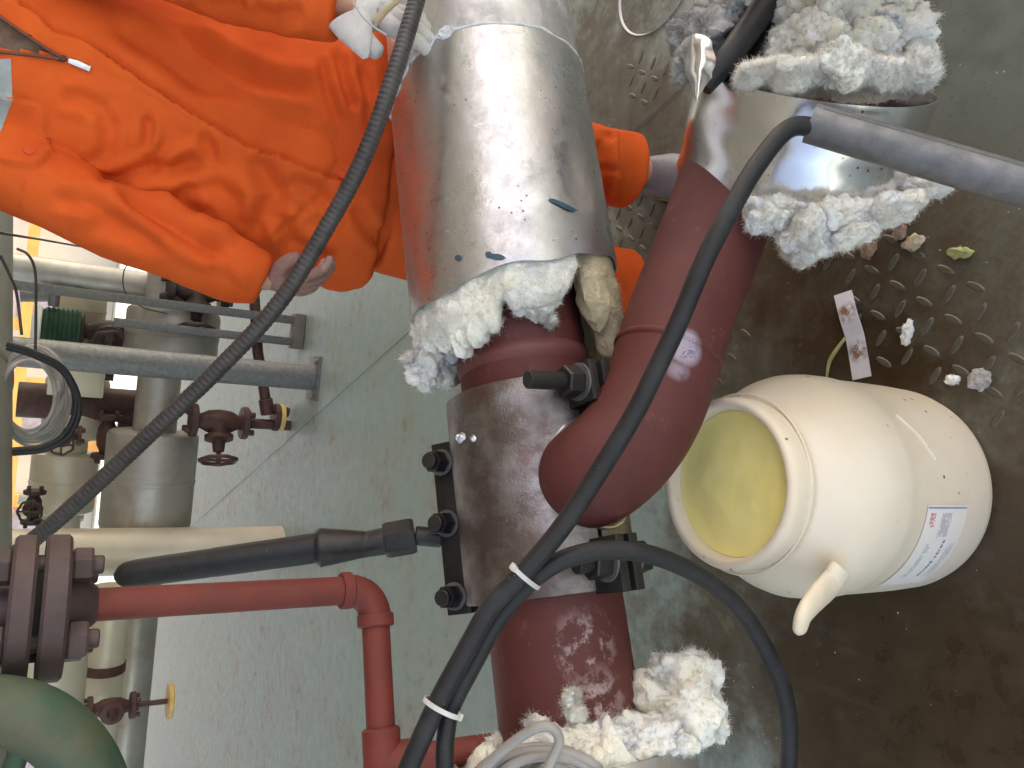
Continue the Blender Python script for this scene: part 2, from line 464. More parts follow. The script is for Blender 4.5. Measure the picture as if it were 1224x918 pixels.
def inside(x, y, poly):
    c = False
    for i in range(len(poly)):
        (x0, y0), (x1, y1) = poly[i - 1], poly[i]
        if (y0 > y) != (y1 > y) and x < (x1 - x0) * (y - y0) / (y1 - y0) + x0: c = not c
    return c
lugs = []
pit = .046
for i in range(-40, 60):
    for j in range(0, 90):
        X, Y = i * pit, .1 + j * pit
        ca = math.cos(rad(14)); sa = math.sin(rad(14))
        p = Vector((X * ca - Y * sa, X * sa + Y * ca, .004))
        if p.y < .1: continue
        x, y, d = proj(p)
        if any(inside(x, y, q) for q in REG):
            lugs.append((p, rad(14) + (rad(48) if (i + j) % 2 else rad(-42)), d))
lugs.sort(key=lambda q: q[2])
for p, a, d in lugs[:300]:
    o = bpy.data.objects.new('lug', lug); COL.objects.link(o); o.parent = floor
    o.location = p; o.rotation_euler = (0, 0, a)
if len(lugs) > 300:
    mb = MB()
    for p, a, d in lugs[300:]:
        mt = Matrix.Translation(p) @ Matrix.Rotation(a, 4, 'Z')
        mb.add([mt @ Vector(v) for v in lv], lf)
    obj('lugs_far', mb, M['lug'], floor, smooth=False, kind='stuff')

# ------------------------------------------------------------------ canopy over the pipes (shade) and sunlit yard behind
cn = thing('canopy', 'sheet metal canopy roof on steel columns over the pipework', 'canopy')
mb = MB(); box(mb, (0, 6.3, 4.3), XYZ, (18, 14.6, .12)); obj('roof_sheet', mb, M['roofpaint'], cn, smooth=False)
for x in (-8.6, 8.6):
    for y in (-.7, 13.3):
        mb = MB(); box(mb, (x, y, 2.12), XYZ, (.2, .2, 4.24)); obj('column', mb, M['galv'], cn, smooth=False)

# ------------------------------------------------------------------ wool builders
def fibres(mb, pts_normals, n, ln, r=.00022, seed=0):
    rd = random.Random(seed)
    n = int(n * 5); ln *= .42
    u = rd.uniform
    m = len(pts_normals)
    for _ in range(n):
        p, nrm = pts_normals[rd.randrange(m)]
        d = (nrm + Vector((u(-1, 1), u(-1, 1), u(-1, 1))) * 1.3).normalized()
        l = ln * u(.4, 1.4)
        q1 = p + d * l * .5
        d2 = (d + Vector((u(-1, 1), u(-1, 1), u(-1, 1))) * 1.2).normalized()
        q2 = q1 + d2 * l * .5
        x = d.cross(d2)
        if x.length < .05: continue
        x = x.normalized() * r; y = d.cross(x).normalized() * r
        p0 = p - d * .003
        o = len(mb.v)
        for c, k in ((p0, 1.0), (q1, .9), (q2, .4)):
            mb.v += [c + x * k, c - x * (.5 * k) + y * (.87 * k), c - x * (.5 * k) - y * (.87 * k)]
        for a in (0, 3):
            mb.f += [(o + a, o + a + 1, o + a + 4, o + a + 3), (o + a + 1, o + a + 2, o + a + 5, o + a + 4), (o + a + 2, o + a, o + a + 3, o + a + 5)]
def displace(vs, amp, sc, seed, ridged=True):
    out = []
    off = Vector((seed * 3.7, seed * 1.3, seed * 2.1))
    nz = noise.noise
    for p, n in vs:
        q = p * sc + off
        w = Vector((nz(q * 1.3 + Vector((9, 0, 0))), nz(q * 1.3 + Vector((0, 9, 0))), nz(q * 1.3 + Vector((0, 0, 9)))))
        g = q + w * .35
        h = nz(g) * .7 + (abs(nz(g * 1.9)) * 2 - .5) * .30 + (abs(nz(g * 4.1)) * 2 - .5) * .13 + nz(g * 9) * .05 + nz(q * 22) * .045
        out.append(p + n * (amp * h) + w * amp * .35)
    return out
ICO = {}
def ico(sub):
    if sub not in ICO:
        bm = bmesh.new(); bmesh.ops.create_icosphere(bm, subdivisions=sub, radius=1.0)
        bm.verts.index_update()
        ICO[sub] = ([v.co.copy() for v in bm.verts], [tuple(v.index for v in f.verts) for f in bm.faces])
        bm.free()
    return ICO[sub]
def wool_blob(mb, c, ax, rr, seed, amp=.35, sub=5, sc=None, fib=300, fl=.02):
    """ragged clump: ax three axes, rr radii"""
    vs, fs = ico(sub)
    X, Y, Z = ax
    base = []
    for v in vs:
        n = (X * (v.x / rr[0]) + Y * (v.y / rr[1]) + Z * (v.z / rr[2])).normalized()
        base.append((Vector(c) + X * v.x * rr[0] + Y * v.y * rr[1] + Z * v.z * rr[2], n))
    m = min(rr)
    out = displace(base, m * amp * 2, sc or 1.0 / (m * 1.3), seed)
    mb.add(out, fs)
    fibres(mb, [(out[i], base[i][1]) for i in range(0, len(out), 3)], fib, fl, seed=seed)
CAMAX = (-U, R, -F)                       # axes seen as right, up, towards the viewer
def wool_px(mb, x, y, d, rx, ry, rz, seed, rot=0.0, **k):
    """clump at a photo pixel; radii rx, ry in px, rz in metres; laid along the view's axes"""
    ca, sa = math.cos(rot), math.sin(rot)
    X = (-U) * ca + R * sa; Y = (-U) * -sa + R * ca
    s = d / FPX
    wool_blob(mb, P(x, y, d), (X, Y, -F), (rx * s, ry * s, rz), seed, **k)

# ------------------------------------------------------------------ main insulated pipe
mp = thing('insulated_pipe', 'large horizontal red pipe with silver cladding and torn insulation, running under the saddle clamp', 'pipe', PA)
s_top, s_j, s_end, s_low, s_bot = s_at(-420), s_at(112), s_at(366), s_at(885), s_at(1100)
def prof_obj(name, prof, m, parent, n=96, **k):
    mb = MB(); lathe(mb, PA, MW, prof, n, MU); return obj(name, mb, m, parent, **k)
def redpipe_extra(nt, col, rf, bs):
    # chalky scuffs where wool was torn off at the lower end
    k = math_n(nt, 'MULTIPLY', near(nt, ring(s_at(770), 76, RP), .012, .05), rng(nt, tex(nt, 40, 6, .75), .52, .62))
    k2 = math_n(nt, 'MULTIPLY', near(nt, ring(s_at(838), 78, RP), .015, .05), rng(nt, tex(nt, 34, 6, .75), .47, .58))
    col = mix_rgb(nt, math_n(nt, 'MULTIPLY', math_n(nt, 'MAXIMUM', k, k2), .75), col, (.5, .38, .36))
    return col, rf
M['redmain'] = mat('red_oxide_main_pipe', (.118, .029, .024), (.088, .023, .02), scale=9, rough=.58, rough2=.66, spec=.35, bump=.12, bscale=160,
                   third=((.21, .075, .065), 26, .6, .75), specks=(.3, .14, .12), spscale=70, spsize=.08, extra=redpipe_extra)
prof_obj('pipe', [(RP, s_top + .1), (RP, s_at(405)), (RP + .0015, s_at(411)), (RP, s_at(417)), (RP, s_bot)], M['redmain'], mp)
sw_ = MB(); lathe(sw_, PA, MW, [(RP - .0005, s_at(428)), (RP + .004, s_at(434)), (RP + .005, s_at(438)), (RP + .004, s_at(442)), (RP - .0005, s_at(448))], 96, MU)
obj('weld_seam', sw_, M['red'], mp)
def jacket(name, r, s0, s1, parent, m, lip=.004, ragged=0.0, slant=0.0):
    n, k = 128, 24
    vs, fs = [], []
    for i in range(k + 1):
        for j in range(n):
            a = 360 * j / n
            e = ragged * noise.noise(Vector((math.cos(rad(a)) * 2, math.sin(rad(a)) * 2, 3))) * (i / k) ** 4 + slant * (math.cos(rad(a)) - .5) * (i / k)
            s = s0 + (s1 - s0) * i / k + e
            rr = r + .0016 * noise.noise(Vector((s * 7, math.cos(rad(a)) * 2.2, math.sin(rad(a)) * 2.2))) + .0008 * noise.noise(Vector((s * 22, a * .09, 0)))
            if i in (1, k - 1): rr += .0014
            vs.append(ring(s, a, rr))
    for i in range(k + 1):                # inner skin
        for j in range(n):
            p = vs[(k - i) * n + j]
            c = PA + MW * (p - PA).dot(MW)
            vs.append(c + (p - c) * ((r - .0022) / (p - c).length))
    t = 2 * (k + 1)
    for i in range(t):
        i2 = (i + 1) % t
        for j in range(n):
            j2 = (j + 1) % n
            fs.append((i * n + j, i * n + j2, i2 * n + j2, i2 * n + j))
    return obj(name, MB().add(vs, fs), m, parent)
def dusty_extra(nt, col, rf, bs):
    col, rf = silver_extra(nt, col, rf, bs)
    k = rng(nt, tex(nt, 17, 7, .75, None, .6), .46, .6)
    k = math_n(nt, 'MULTIPLY', k, rng(nt, tex(nt, 4, 3), .38, .56))
    col = mix_rgb(nt, math_n(nt, 'MULTIPLY', k, .8), col, (.62, .59, .58))
    return col, math_n(nt, 'ADD', rf, math_n(nt, 'MULTIPLY', k, .35), True)
M['silverdusty'] = mat('dusty_aluminium_cladding', (.58, .56, .55), (.48, .46, .45), scale=6, rough=.3, rough2=.42, metal=.8, bump=.2, bscale=40,
                       specks=(.12, .08, .06), spscale=50, spsize=.14, extra=dusty_extra)
jk1 = jacket('cladding_sleeve', RJ - .005, s_top, s_j + .05, mp, M['silverdusty'])
jk2 = jacket('cladding_sleeve', RJ, s_j, s_end, mp, M['silver'], ragged=.015, slant=.034)
# sealant squeezed from the overlap
mb = MB()
pts, rs = [], []
for i in range(70):
    a = -70 + 215 * i / 69
    th = .0028 + .0025 * abs(noise.noise(Vector((i * .35, 1, 1)))) + (.011 * math.exp(-((a - 5) / 16) ** 2))
    pts.append(ring(s_j - .004 + .006 * noise.noise(Vector((i * .3, 0, 7))), a, RJ - .003 + th * .25)); rs.append(th)
sweep(mb, pts, rs, 10)
for (a, ds, sz, sd_) in ((-10, .022, .02, 1), (-3, .03, .016, 2), (-18, .02, .02, 3), (6, .014, .018, 4), (16, .006, .016, 8), (26, .0, .014, 9), (38, -.003, .012, 10), (-24, .034, .012, 11), (-14, .04, .010, 12)):
    q = ring(s_j + ds, a, RJ)
    nn = (q - (PA + MW * (s_j + ds))).normalized()
    wool_blob(mb, q, (MW, MW.cross(nn), nn), (sz, sz * 1.3, .0035), sd_, amp=.6, sub=3, fib=0)
obj('sealant', mb, M['seal'], mp)
# blue smears on the cladding
def smear(mb, x, y, w, h, rot, tgt=RJ, n=14):
    def hit(px_, py_):
        d = D(px_, py_)
        o = C - PA
        dd = d - MW * d.dot(MW); oo = o - MW * o.dot(MW)
        a, b, c = dd.dot(dd), 2 * dd.dot(oo), oo.dot(oo) - tgt * tgt
        t = (-b - math.sqrt(max(0, b * b - 4 * a * c))) / (2 * a)
        return C + d * t
    vs = [hit(x, y)]
    for k in range(n):
        a = 2 * pi * k / n
        q = 1 + .35 * noise.noise(Vector((math.cos(a) * 1.5, math.sin(a) * 1.5, x)))
        u, v = math.cos(a) * w * q, math.sin(a) * h * q
        vs.append(hit(x + u * math.cos(rot) - v * math.sin(rot), y + u * math.sin(rot) + v * math.cos(rot)))
    mb.add(vs, [(0, 1 + k, 1 + (k + 1) % n) for k in range(n)])
for q in ((673, 245, 21, 3, .42, RJ + .003), (592, 306, 11, 3.5, .15, RJ + .003), (584, 304, 4, 4, 0, RJ + .0034), (547, 308, 4, 3, -.6, RJ + .003)):
    mb = MB(); smear(mb, *q); obj('paint_smear', mb, M['bluepaint'], mp, smooth=False)
# torn wool in the open end of the cladding
def wool_shell(name, angs, lens, r0, r1, s0, m, parent, seed, amp=.012, na=150, ns=34, sign=1, fib=1500):
    """sector of an insulation ring; lens = how far it sticks out at each angle of angs"""
    vs, base = [], []
    loop = 2 * ns
    for i in range(na + 1):
        a = angs[0] + (angs[-1] - angs[0]) * i / na
        ln = float(np.interp(a, angs, lens))
        ln *= 1 + .38 * noise.noise(Vector((a * .11, seed, 0))) + .09 * noise.noise(Vector((a * .4, seed, 3)))
        edge = min(1, min(i, na - i) / 6)
        rm = (r0 + r1) / 2
        for j in range(loop):
            if j < ns: t, r = j / (ns - 1), r1
            else: t, r = 1 - (j - ns) / (ns - 1), r0
            bul = math.sqrt(max(0, 1 - max(0, (t - .75) / .25) ** 2))
            r = rm + (r - rm) * bul * edge
            s = s0 + sign * (-.05 + (ln + .05) * t)
            p = ring(s, a, r)
            o = PA + MW * s
            n = ((p - o).normalized() * (1 if j < ns else -1) + MW * sign * (t > .9)).normalized()
            base.append((p, n))
    vs = displace(base, amp, 20, seed)
    vs = [b[0].lerp(v, min(1, max(0, (sign * ((b[0] - PA).dot(MW) - s0)) / .012))) for v, b in zip(vs, base)]
    fs = []
    for i in range(na):
        for j in range(loop):
            j2 = (j + 1) % loop
            fs.append((i * loop + j, i * loop + j2, (i + 1) * loop + j2, (i + 1) * loop + j))
    fs.append(tuple(range(loop))); fs.append(tuple(na * loop + j for j in range(loop))[::-1])
    mb = MB().add(vs, fs)
    tip = [(vs[i * loop + j], base[i * loop + j][1]) for i in range(na + 1) for j in range(int(ns * .3), ns + 4)]
    fibres(mb, tip, fib, .016, seed=seed)
    return obj(name, mb, m, parent)
wool_shell('insulation', [-60, -30, 0, 20, 35, 50, 62, 75, 85, 92, 98], [.03, .06, .10, .125, .10, .075, .07, .072, .06, .03, .0], RP + .012, RJ - .006, s_end - .012, M['wool'], mp, 3)
mb = MB()
wool_px(mb, 528, 392, 1.33, 30, 40, .04, 5, rot=.5, amp=.5)
wool_px(mb, 512, 428, 1.34, 20, 34, .03, 6, rot=-.2, amp=.6)
wool_px(mb, 496, 427, 1.34, 17, 6, .015, 7, rot=.1, amp=.6, fib=200)
wool_px(mb, 538, 440, 1.36, 14, 26, .03, 8, amp=.6)
wool_px(mb, 580, 372, 1.27, 45, 26, .04, 9, rot=.3, amp=.45)
wool_px(mb, 640, 358, 1.22, 26, 22, .03, 10, rot=.2, amp=.5)
wool_px(mb, 604, 396, 1.24, 12, 14, .012, 11, amp=.6)
wool_px(mb, 652, 376, 1.22, 9, 16, .012, 12, rot=.5, amp=.6)
obj('insulation', mb, M['wool'], mp, label='white tufts of torn wool at the mouth of the cladding')
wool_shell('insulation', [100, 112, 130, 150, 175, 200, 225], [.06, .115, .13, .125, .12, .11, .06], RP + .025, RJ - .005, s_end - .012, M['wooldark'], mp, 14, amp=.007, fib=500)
# lower end: cladding starts again out of the bottom of the frame, wool bursting out
jacket('cladding_sleeve', RJ * .985, s_at(890), s_bot, mp, M['clad'])
wool_shell('insulation', [-80, -40, 0, 30, 50, 62, 70, 78, 84, 100, 118, 135], [.03, .05, .06, .055, .05, .058, .08, .095, .055, .05, .045, .04], RP + .004, RJ - .02, s_at(926), M['wool'], mp, 21, sign=-1, fib=900)
mb = MB()
wool_px(mb, 815, 838, 1.14, 48, 50, .07, 22, amp=.42, fib=500)
wool_px(mb, 838, 806, 1.16, 24, 22, .04, 23, amp=.5)
wool_px(mb, 790, 802, 1.15, 16, 14, .03, 24, amp=.5)
wool_px(mb, 848, 860, 1.14, 22, 16, .03, 25, amp=.5)
wool_px(mb, 765, 880, 1.08, 60, 24, .05, 26, rot=.15, amp=.4, fib=500)
wool_px(mb, 690, 884, 1.06, 70, 16, .035, 27, rot=.1, amp=.45, fib=500)
wool_px(mb, 686, 842, 1.07, 11, 20, .012, 28, rot=-.2, amp=.7)
wool_px(mb, 645, 860, 1.1, 16, 12, .02, 29, amp=.6)
wool_px(mb, 600, 885, 1.16, 30, 9, .02, 30, rot=.35, amp=.6)
wool_px(mb, 800, 880, 1.08, 40, 16, .04, 31, rot=.2, amp=.5)
obj('insulation', mb, M['wool'], mp, label='cream wool spilling out of the lower end of the red pipe')

# ------------------------------------------------------------------ saddle clamp
cl = thing('saddle_clamp', 'bare steel split saddle clamp bolted round the red pipe', 'pipe clamp', PA)
RC = .1385
c0, c1 = s_at(474), s_at(712)
SPL = 91.0
def shell(a0, a1):
    mb = MB()
    # a closed half ring with its own wall thickness
    n = 60
    prof = [(RP + .001, c0), (RC - .004, c0), (RC - .001, c0 + .0015), (RC, c0 + .005)] + \
           [(RC, c0 + (c1 - c0) * t / 10) for t in range(1, 10)] + [(RC, c1 - .005), (RC - .001, c1 - .0015), (RC - .004, c1), (RP + .001, c1)]
    vs, fs = [], []
    m = len(prof)
    for k in range(n + 1):
        a = a0 + (a1 - a0) * k / n
        for r, s in prof: vs.append(ring(s, a, r))
    for k in range(n):
        for i in range(m):
            i2 = (i + 1) % m
            fs.append((k * m + i, k * m + i2, (k + 1) * m + i2, (k + 1) * m + i))
    fs.append(tuple(range(m))); fs.append(tuple(n * m + i for i in range(m))[::-1])
    return mb.add(vs, fs)
def steel_extra(nt, col, rf, bs):
    g = rng(nt, tex(nt, 5, 4, .6), .42, .62)
    k = math_n(nt, 'MULTIPLY', near(nt, ring((c0 + c1) / 2, 92, RC), .03, .09), rng(nt, tex(nt, 60, 5, .7, (1, 1, .3)), .4, .65))
    col = mix_rgb(nt, math_n(nt, 'MULTIPLY', k, .8), col, (.62, .6, .62))
    return col, rf
M['saddle'] = mat('worn_saddle_steel', (.13, .098, .085), (.29, .27, .265), scale=14, lo=.42, hi=.7, rough=.36, rough2=.3, metal=.8, bump=.3, bscale=260,
                  third=((.13, .07, .05), 8, .5, .66), specks=(.55, .55, .55), spscale=120, spsize=.09, extra=steel_extra)
GAPA = 1.6
SP2 = 302.0
obj('half_shell', shell(SP2 - 360 + GAPA, SPL - GAPA), M['saddle'], cl)
obj('half_shell', shell(SPL + GAPA, SP2 - GAPA), M['saddle'], cl)
def ear(ang, s0, s1, bolts, long_side, nr=.0245):
    er = (ring(0, ang, 1) - PA)
    et = MW.cross(er).normalized()
    if et.z < 0: et = -et                 # tangential, pointing up
    for sgn in (-1, 1):
        mb = MB()
        box(mb, PA + MW * ((s0 + s1) / 2) + er * (RC + .026) + et * (sgn * .0125), (MW, er, et), (s1 - s0, .062 if nr > .02 else .046, .016 if nr > .02 else .011), .002)
        obj('ear_plate', mb, M['blacksteel'], cl)
    for sb in bolts:
        c = PA + MW * sb + er * (RC + .030)
        mb = MB()
        cyl(mb, c - et * .075, c + et * long_side, .0135, 16, .0015)
        b = obj('stud_bolt', mb, M['blacksteel'], cl)
        for a0, a1 in ((.024, .052), (-.024, -.052)):
            nb = MB(); hexnut(nb, c + et * a0, c + et * a1, nr); obj('nut', nb, M['blacksteel'], b, sharp=25)
        for a0, a1 in ((.0205, .0238), (-.0205, -.0238)):
            nb = MB(); cyl(nb, c + et * a0, c + et * a1, nr * 1.18, 24); obj('washer', nb, M['galv'], b)
ear(SPL, c0 - .005, c0 + .058, [c0 + .024], .115)
ear(SPL, c1 - .075, c1 + .004, [c1 - .04], .075)
ear(SP2, c0 + .05, c1 + .012, [c0 + .085, c0 + .19, c1 - .018], .064, .0195)
# scraps left on the shell: weld spatter and a bright chip
mb = MB()
for (x, y, r, sd_) in ((553, 523, .010, 1), (566, 524, .006, 2)):
    a = P(x, y, 1.0); v = (a - C).normalized()
    for dd in np.linspace(1.0, 1.35, 200):
        q = P(x, y, dd); o = PA + MW * (q - PA).dot(MW)
        if (q - o).length < RC + .001: break
    wool_blob(mb, q, CAMAX, (r, r * .8, .006), sd_, amp=.5, sub=3, fib=0)
obj('weld_scrap', mb, M['bright'], cl)

# resample evenly for the ribs
def resample(pts, step):
    out = [pts[0]]; acc = 0
    for a, b in zip(pts, pts[1:]):
        l = (b - a).length
        while acc + l >= step:
            t = (step - acc) / l
            a = a.lerp(b, t); out.append(a); l = (b - a).length; acc = 0
        acc += l
    return out
# ------------------------------------------------------------------ branch pipe
br_ = thing('branch_pipe', 'red branch pipe with a wide elbow leaving the saddle clamp', 'pipe', P(790, 440, 1.1))
RB = .0832
sB = s_at(582)
er = ring(0, 98, 1) - PA
B0 = PA + MW * sB + er * .12
cent = [PA + MW * sB + er * .03, B0 - er * .02, P(703, 572, 1.13), P(738, 545, 1.14), P(768, 506, 1.155), P(788, 460, 1.175), P(802, 410, 1.20), P(813, 375, 1.22), P(841, 308, 1.255), P(876, 212, 1.31), P(905, 135, 1.36)]
def branch_extra(nt, col, rf, bs):
    c1_ = near(nt, P(817, 420, 1.115), .017, .012)
    c2_ = near(nt, P(805, 446, 1.115), .014, .012)
    c3_ = near(nt, P(822, 408, 1.115), .010, .012)
    e = math_n(nt, 'MAXIMUM', math_n(nt, 'MAXIMUM', c1_, c2_), c3_)
    e = math_n(nt, 'MULTIPLY', e, rng(nt, tex(nt, 30, 5, .6), .25, .5))
    col = mix_rgb(nt, math_n(nt, 'MULTIPLY', e, .8), col, (.42, .36, .44))
    ln_ = math_n(nt, 'ABSOLUTE', math_n(nt, 'SUBTRACT', tex(nt, 70, 2, .5, None, 1.2), .5))
    scr = math_n(nt, 'MULTIPLY', near(nt, P(817, 418, 1.115), .014, .01), rng(nt, ln_, .028, .012))
    scr = math_n(nt, 'MULTIPLY', scr, .7)
    col = mix_rgb(nt, scr, col, (.07, .05, .12))
    b = near(nt, P(762, 408, 1.13), .02, .035)
    b = math_n(nt, 'MULTIPLY', b, rng(nt, tex(nt, 22, 4), .3, .55))
    col = mix_rgb(nt, math_n(nt, 'MULTIPLY', b, .75), col, (.10, .018, .014))
    return col, rf
M['redbranch'] = mat('red_oxide_branch', (.115, .029, .024), (.088, .023, .02), scale=8, rough=.6, rough2=.68, spec=.35, bump=.12, bscale=150,
                     third=((.165, .062, .053), 24, .62, .78), specks=(.34, .17, .15), spscale=60, spsize=.08, extra=branch_extra)
def relax(pts, it):
    for _ in range(it): pts = [pts[0]] + [pts[i] * .5 + (pts[i - 1] + pts[i + 1]) * .25 for i in range(1, len(pts) - 1)] + [pts[-1]]
    return pts
cc = relax(resample(catmull(cent, 10), .008), 34)
mb = MB(); sweep(mb, cc, [.076, .078, .0805, .082, .084, .0865, .089, .0915], 56); obj('pipe', mb, M['redbranch'], br_)
# weld rings on the elbow
si = min(range(len(cc)), key=lambda i: abs(proj(cc[i])[1] - 425))
for idx in (si,):
    mb = MB(); t = (cc[idx + 1] - cc[idx - 1]).normalized()
    lathe(mb, cc[idx], t, [(RB - .001, -.006), (RB + .0018, -.003), (RB + .0022, 0), (RB + .0018, .003), (RB - .001, .006)], 56)
    obj('weld_seam', mb, M['redbranch'], br_)
mb = MB(); pts = []
et = MW.cross(er)
for k in range(60):
    a = 2 * pi * k / 60
    u, v = (RB + .002) * math.cos(a), (RB + .002) * math.sin(a)
    pts.append(PA + MW * (sB + u) + et * v + er * (math.sqrt(RC * RC - v * v) + .001))
sweep(mb, pts, [.0036 + .0012 * noise.noise(Vector((k * .9, 0, 0))) for k in range(60)], 8, closed=True)
obj('weld_bead', mb, M['bright'], br_)

# ------------------------------------------------------------------ cladding round the branch
JA, JB = P(973, 96, 1.235), P(939, 222, 1.325)      # axis of the loose sleeve
jv = thing('branch_cladding', 'short shiny aluminium sleeve round the branch pipe, stuffed with white wool at both ends', 'pipe cladding', JA)
def tube_shell(name, p0, p1, r, m, parent, n=110, a0=0, a1=2 * pi, k=14, dent=.004, seed=0, hint=None, thick=.002):
    a, u, w = frame(p1 - p0, hint)
    L = (p1 - p0).length
    full = abs(a1 - a0 - 2 * pi) < 1e-6
    cols = n if full else n + 1
    vs, fs = [], []
    for side in (0, 1):
        for i in range(k + 1):
            ii = i if side == 0 else k - i
            for j in range(cols):
                t = a0 + (a1 - a0) * j / n
                rr = r + dent * noise.noise(Vector((ii * .35, math.cos(t) * 1.6, math.sin(t) * 1.6 + seed))) - (thick if side else 0)
                if ii in (1, k - 1) and side == 0: rr += .0012
                vs.append(p0 + a * (L * ii / k) + (u * math.cos(t) + w * math.sin(t)) * rr)
    T = 2 * (k + 1)
    for i in range(T):
        i2 = (i + 1) % T
        for j in range(n):
            j2 = (j + 1) % cols
            fs.append((i * cols + j, i * cols + j2, i2 * cols + j2, i2 * cols + j))
    return obj(name, MB().add(vs, fs), m, parent)
RS = .186
M['shiny'] = mat('new_aluminium_sheet', (.72, .70, .69), (.6, .58, .57), scale=7, rough=.17, rough2=.27, metal=.95, bump=.1, bscale=24, specks=(.2, .13, .08), spscale=50, spsize=.12,
                 third=((.45, .34, .26), 9, .6, .78))
tube_shell('sleeve', JA, JB, RS, M['shiny'], jv, seed=2)
jd_ = (JB - JA).normalized()
JC = JA - jd_ * .17
tube_shell('sleeve', JC - jd_ * .5, JC, RS, M['silver'], jv, seed=5)
mb = MB()                                          # core of packed wool inside the sleeve so that the ends are closed
for (x, y, d, rx, ry, rz, sd_, rt) in ((1010, 60, 1.20, 85, 42, .08, 41, .1), (985, 25, 1.18, 50, 45, .08, 42, 0), (1055, 48, 1.2, 46, 38, .07, 43, .2), (915, 87, 1.1, 34, 13, .04, 81, .15), (958, 88, 1.08, 40, 16, .04, 82, .05), (1005, 78, 1.07, 36, 26, .04, 83, -.2), (1052, 90, 1.08, 38, 15, .04, 84, -.1), (1092, 84, 1.13, 26, 22, .04, 85, .3),
                                        (940, 82, 1.17, 55, 14, .04, 44, .05), (1030, 10, 1.22, 70, 35, .08, 45, 0), (1085, 78, 1.2, 30, 20, .05, 46, .2), (1060, 98, 1.26, 60, 16, .06, 48, .1), (980, 98, 1.2, 70, 12, .05, 49, .05), (960, 55, 1.15, 38, 30, .05, 47, .4)):
    wool_px(mb, x, y, d, rx, ry, rz, sd_, rot=rt, amp=.36, fib=500, sc=24)
obj('insulation', mb, M['wool'], jv, label='big mass of white wool above the sleeve')
mb = MB()
for (x, y, d, rx, ry, rz, sd_, rt) in ((928, 258, 1.17, 36, 22, .05, 51, .2), (985, 262, 1.17, 55, 22, .06, 52, 0), (1050, 252, 1.2, 50, 16, .06, 53, .1), (965, 285, 1.14, 28, 24, .04, 54, -.2),
                                        (1100, 224, 1.2, 30, 14, .04, 55, .05), (908, 250, 1.17, 18, 12, .03, 56, 0), (1010, 280, 1.15, 34, 18, .04, 57, .3), (955, 300, 1.15, 16, 14, .02, 58, 0), (1035, 262, 1.15, 22, 12, .03, 59, .2)):
    wool_px(mb, x, y, d, rx, ry, rz, sd_, rot=rt, amp=.42, fib=400, sc=26)
obj('insulation', mb, M['wool'], jv, label='white wool hanging out of the sleeve mouth')
mb = MB()
for (x, y, d, rx, ry, rz, sd_, rt) in ((840, 55, 1.22, 22, 34, .05, 61, -.3), (822, 75, 1.24, 14, 26, .04, 62, -.2), (862, 25, 1.23, 20, 24, .05, 63, 0), (818, 45, 1.27, 18, 20, .04, 64, 0)):
    wool_px(mb, x, y, d, rx, ry, rz, sd_, rot=rt, amp=.55, fib=400)
obj('insulation', mb, M['woolgrey'], jv, label='grey soiled wool behind the bent foil corner')
# bent foil corner
tip = P(833, 122, 1.12)
top = [P(812, 62, 1.2), P(822, 48, 1.17), P(836, 44, 1.15), P(848, 58, 1.145), P(856, 84, 1.14)]
tops = catmull(top, 6)
mb = MB(); n = 18; vs = []; fs = []
nt_ = len(tops)
for i in range(n + 1):
    t = i / n
    for k in range(nt_):
        q = tip.lerp(tops[k], t)
        vs.append(q + Vector((noise.noise(q * 45), noise.noise(q * 45 + Vector((7, 0, 0))), noise.noise(q * 45 + Vector((0, 7, 0))))) * .006 * t - F * (.014 * math.sin(pi * k / (nt_ - 1)) * t))
m0 = len(vs)
vs += [v + F * .0015 for v in vs]
for i in range(n):
    for k in range(nt_ - 1):
        a, b, c, d = i * nt_ + k, i * nt_ + k + 1, (i + 1) * nt_ + k + 1, (i + 1) * nt_ + k
        fs += [(a, b, c, d), (m0 + d, m0 + c, m0 + b, m0 + a)]
obj('foil_corner', mb.add(vs, fs), M['shiny'], jv, sharp=25)
# dark rods standing in the opening
dr = thing('black_rod', 'thick dark rod stuck down between the grey wool and the white wool', 'rod', P(880, 60, 1.2))
mb = MB(); sweep(mb, catmull([P(842, 106, 1.15), P(868, 72, 1.15), P(900, 28, 1.17), P(930, -16, 1.2)], 6), [.012, .019, .021, .021], 20); obj('rod', mb, M['rubber'], dr)
mb = MB(); sweep(mb, catmull([P(900, 82, 1.2), P(922, 40, 1.2), P(934, 0, 1.22), P(938, -40, 1.24)], 6), .022, 16); obj('rod', mb, M['blacksteel'], dr)
mb = MB(); wool_px(mb, 885, 62, 1.25, 45, 52, .03, 71, amp=.12, fib=0); obj('hollow_shade', mb, M['dark'], dr)  # near-black blob standing in for the shade of the hollow behind the rods

# pale lidded drum behind
dc = W(858, 6, 1.68)
drm = thing('drum', 'pale grey round lidded drum behind the wool at the top edge', 'drum', dc)
mb = MB(); lathe(mb, (dc.x, dc.y, 0), (0, 0, 1), [(0, 0), (.150, 0), (.158, .01), (.158, dc.z - .02), (.164, dc.z - .018), (.166, dc.z - .006), (.162, dc.z), (.150, dc.z), (.142, dc.z - .007), (.136, dc.z - .007), (.132, dc.z - .003), (0, dc.z - .004)], 56)
obj('body', mb, mat('pale_grey_drum', (.66, .65, .6), (.58, .57, .52), scale=9, rough=.45, bump=.06, bscale=30), drm)

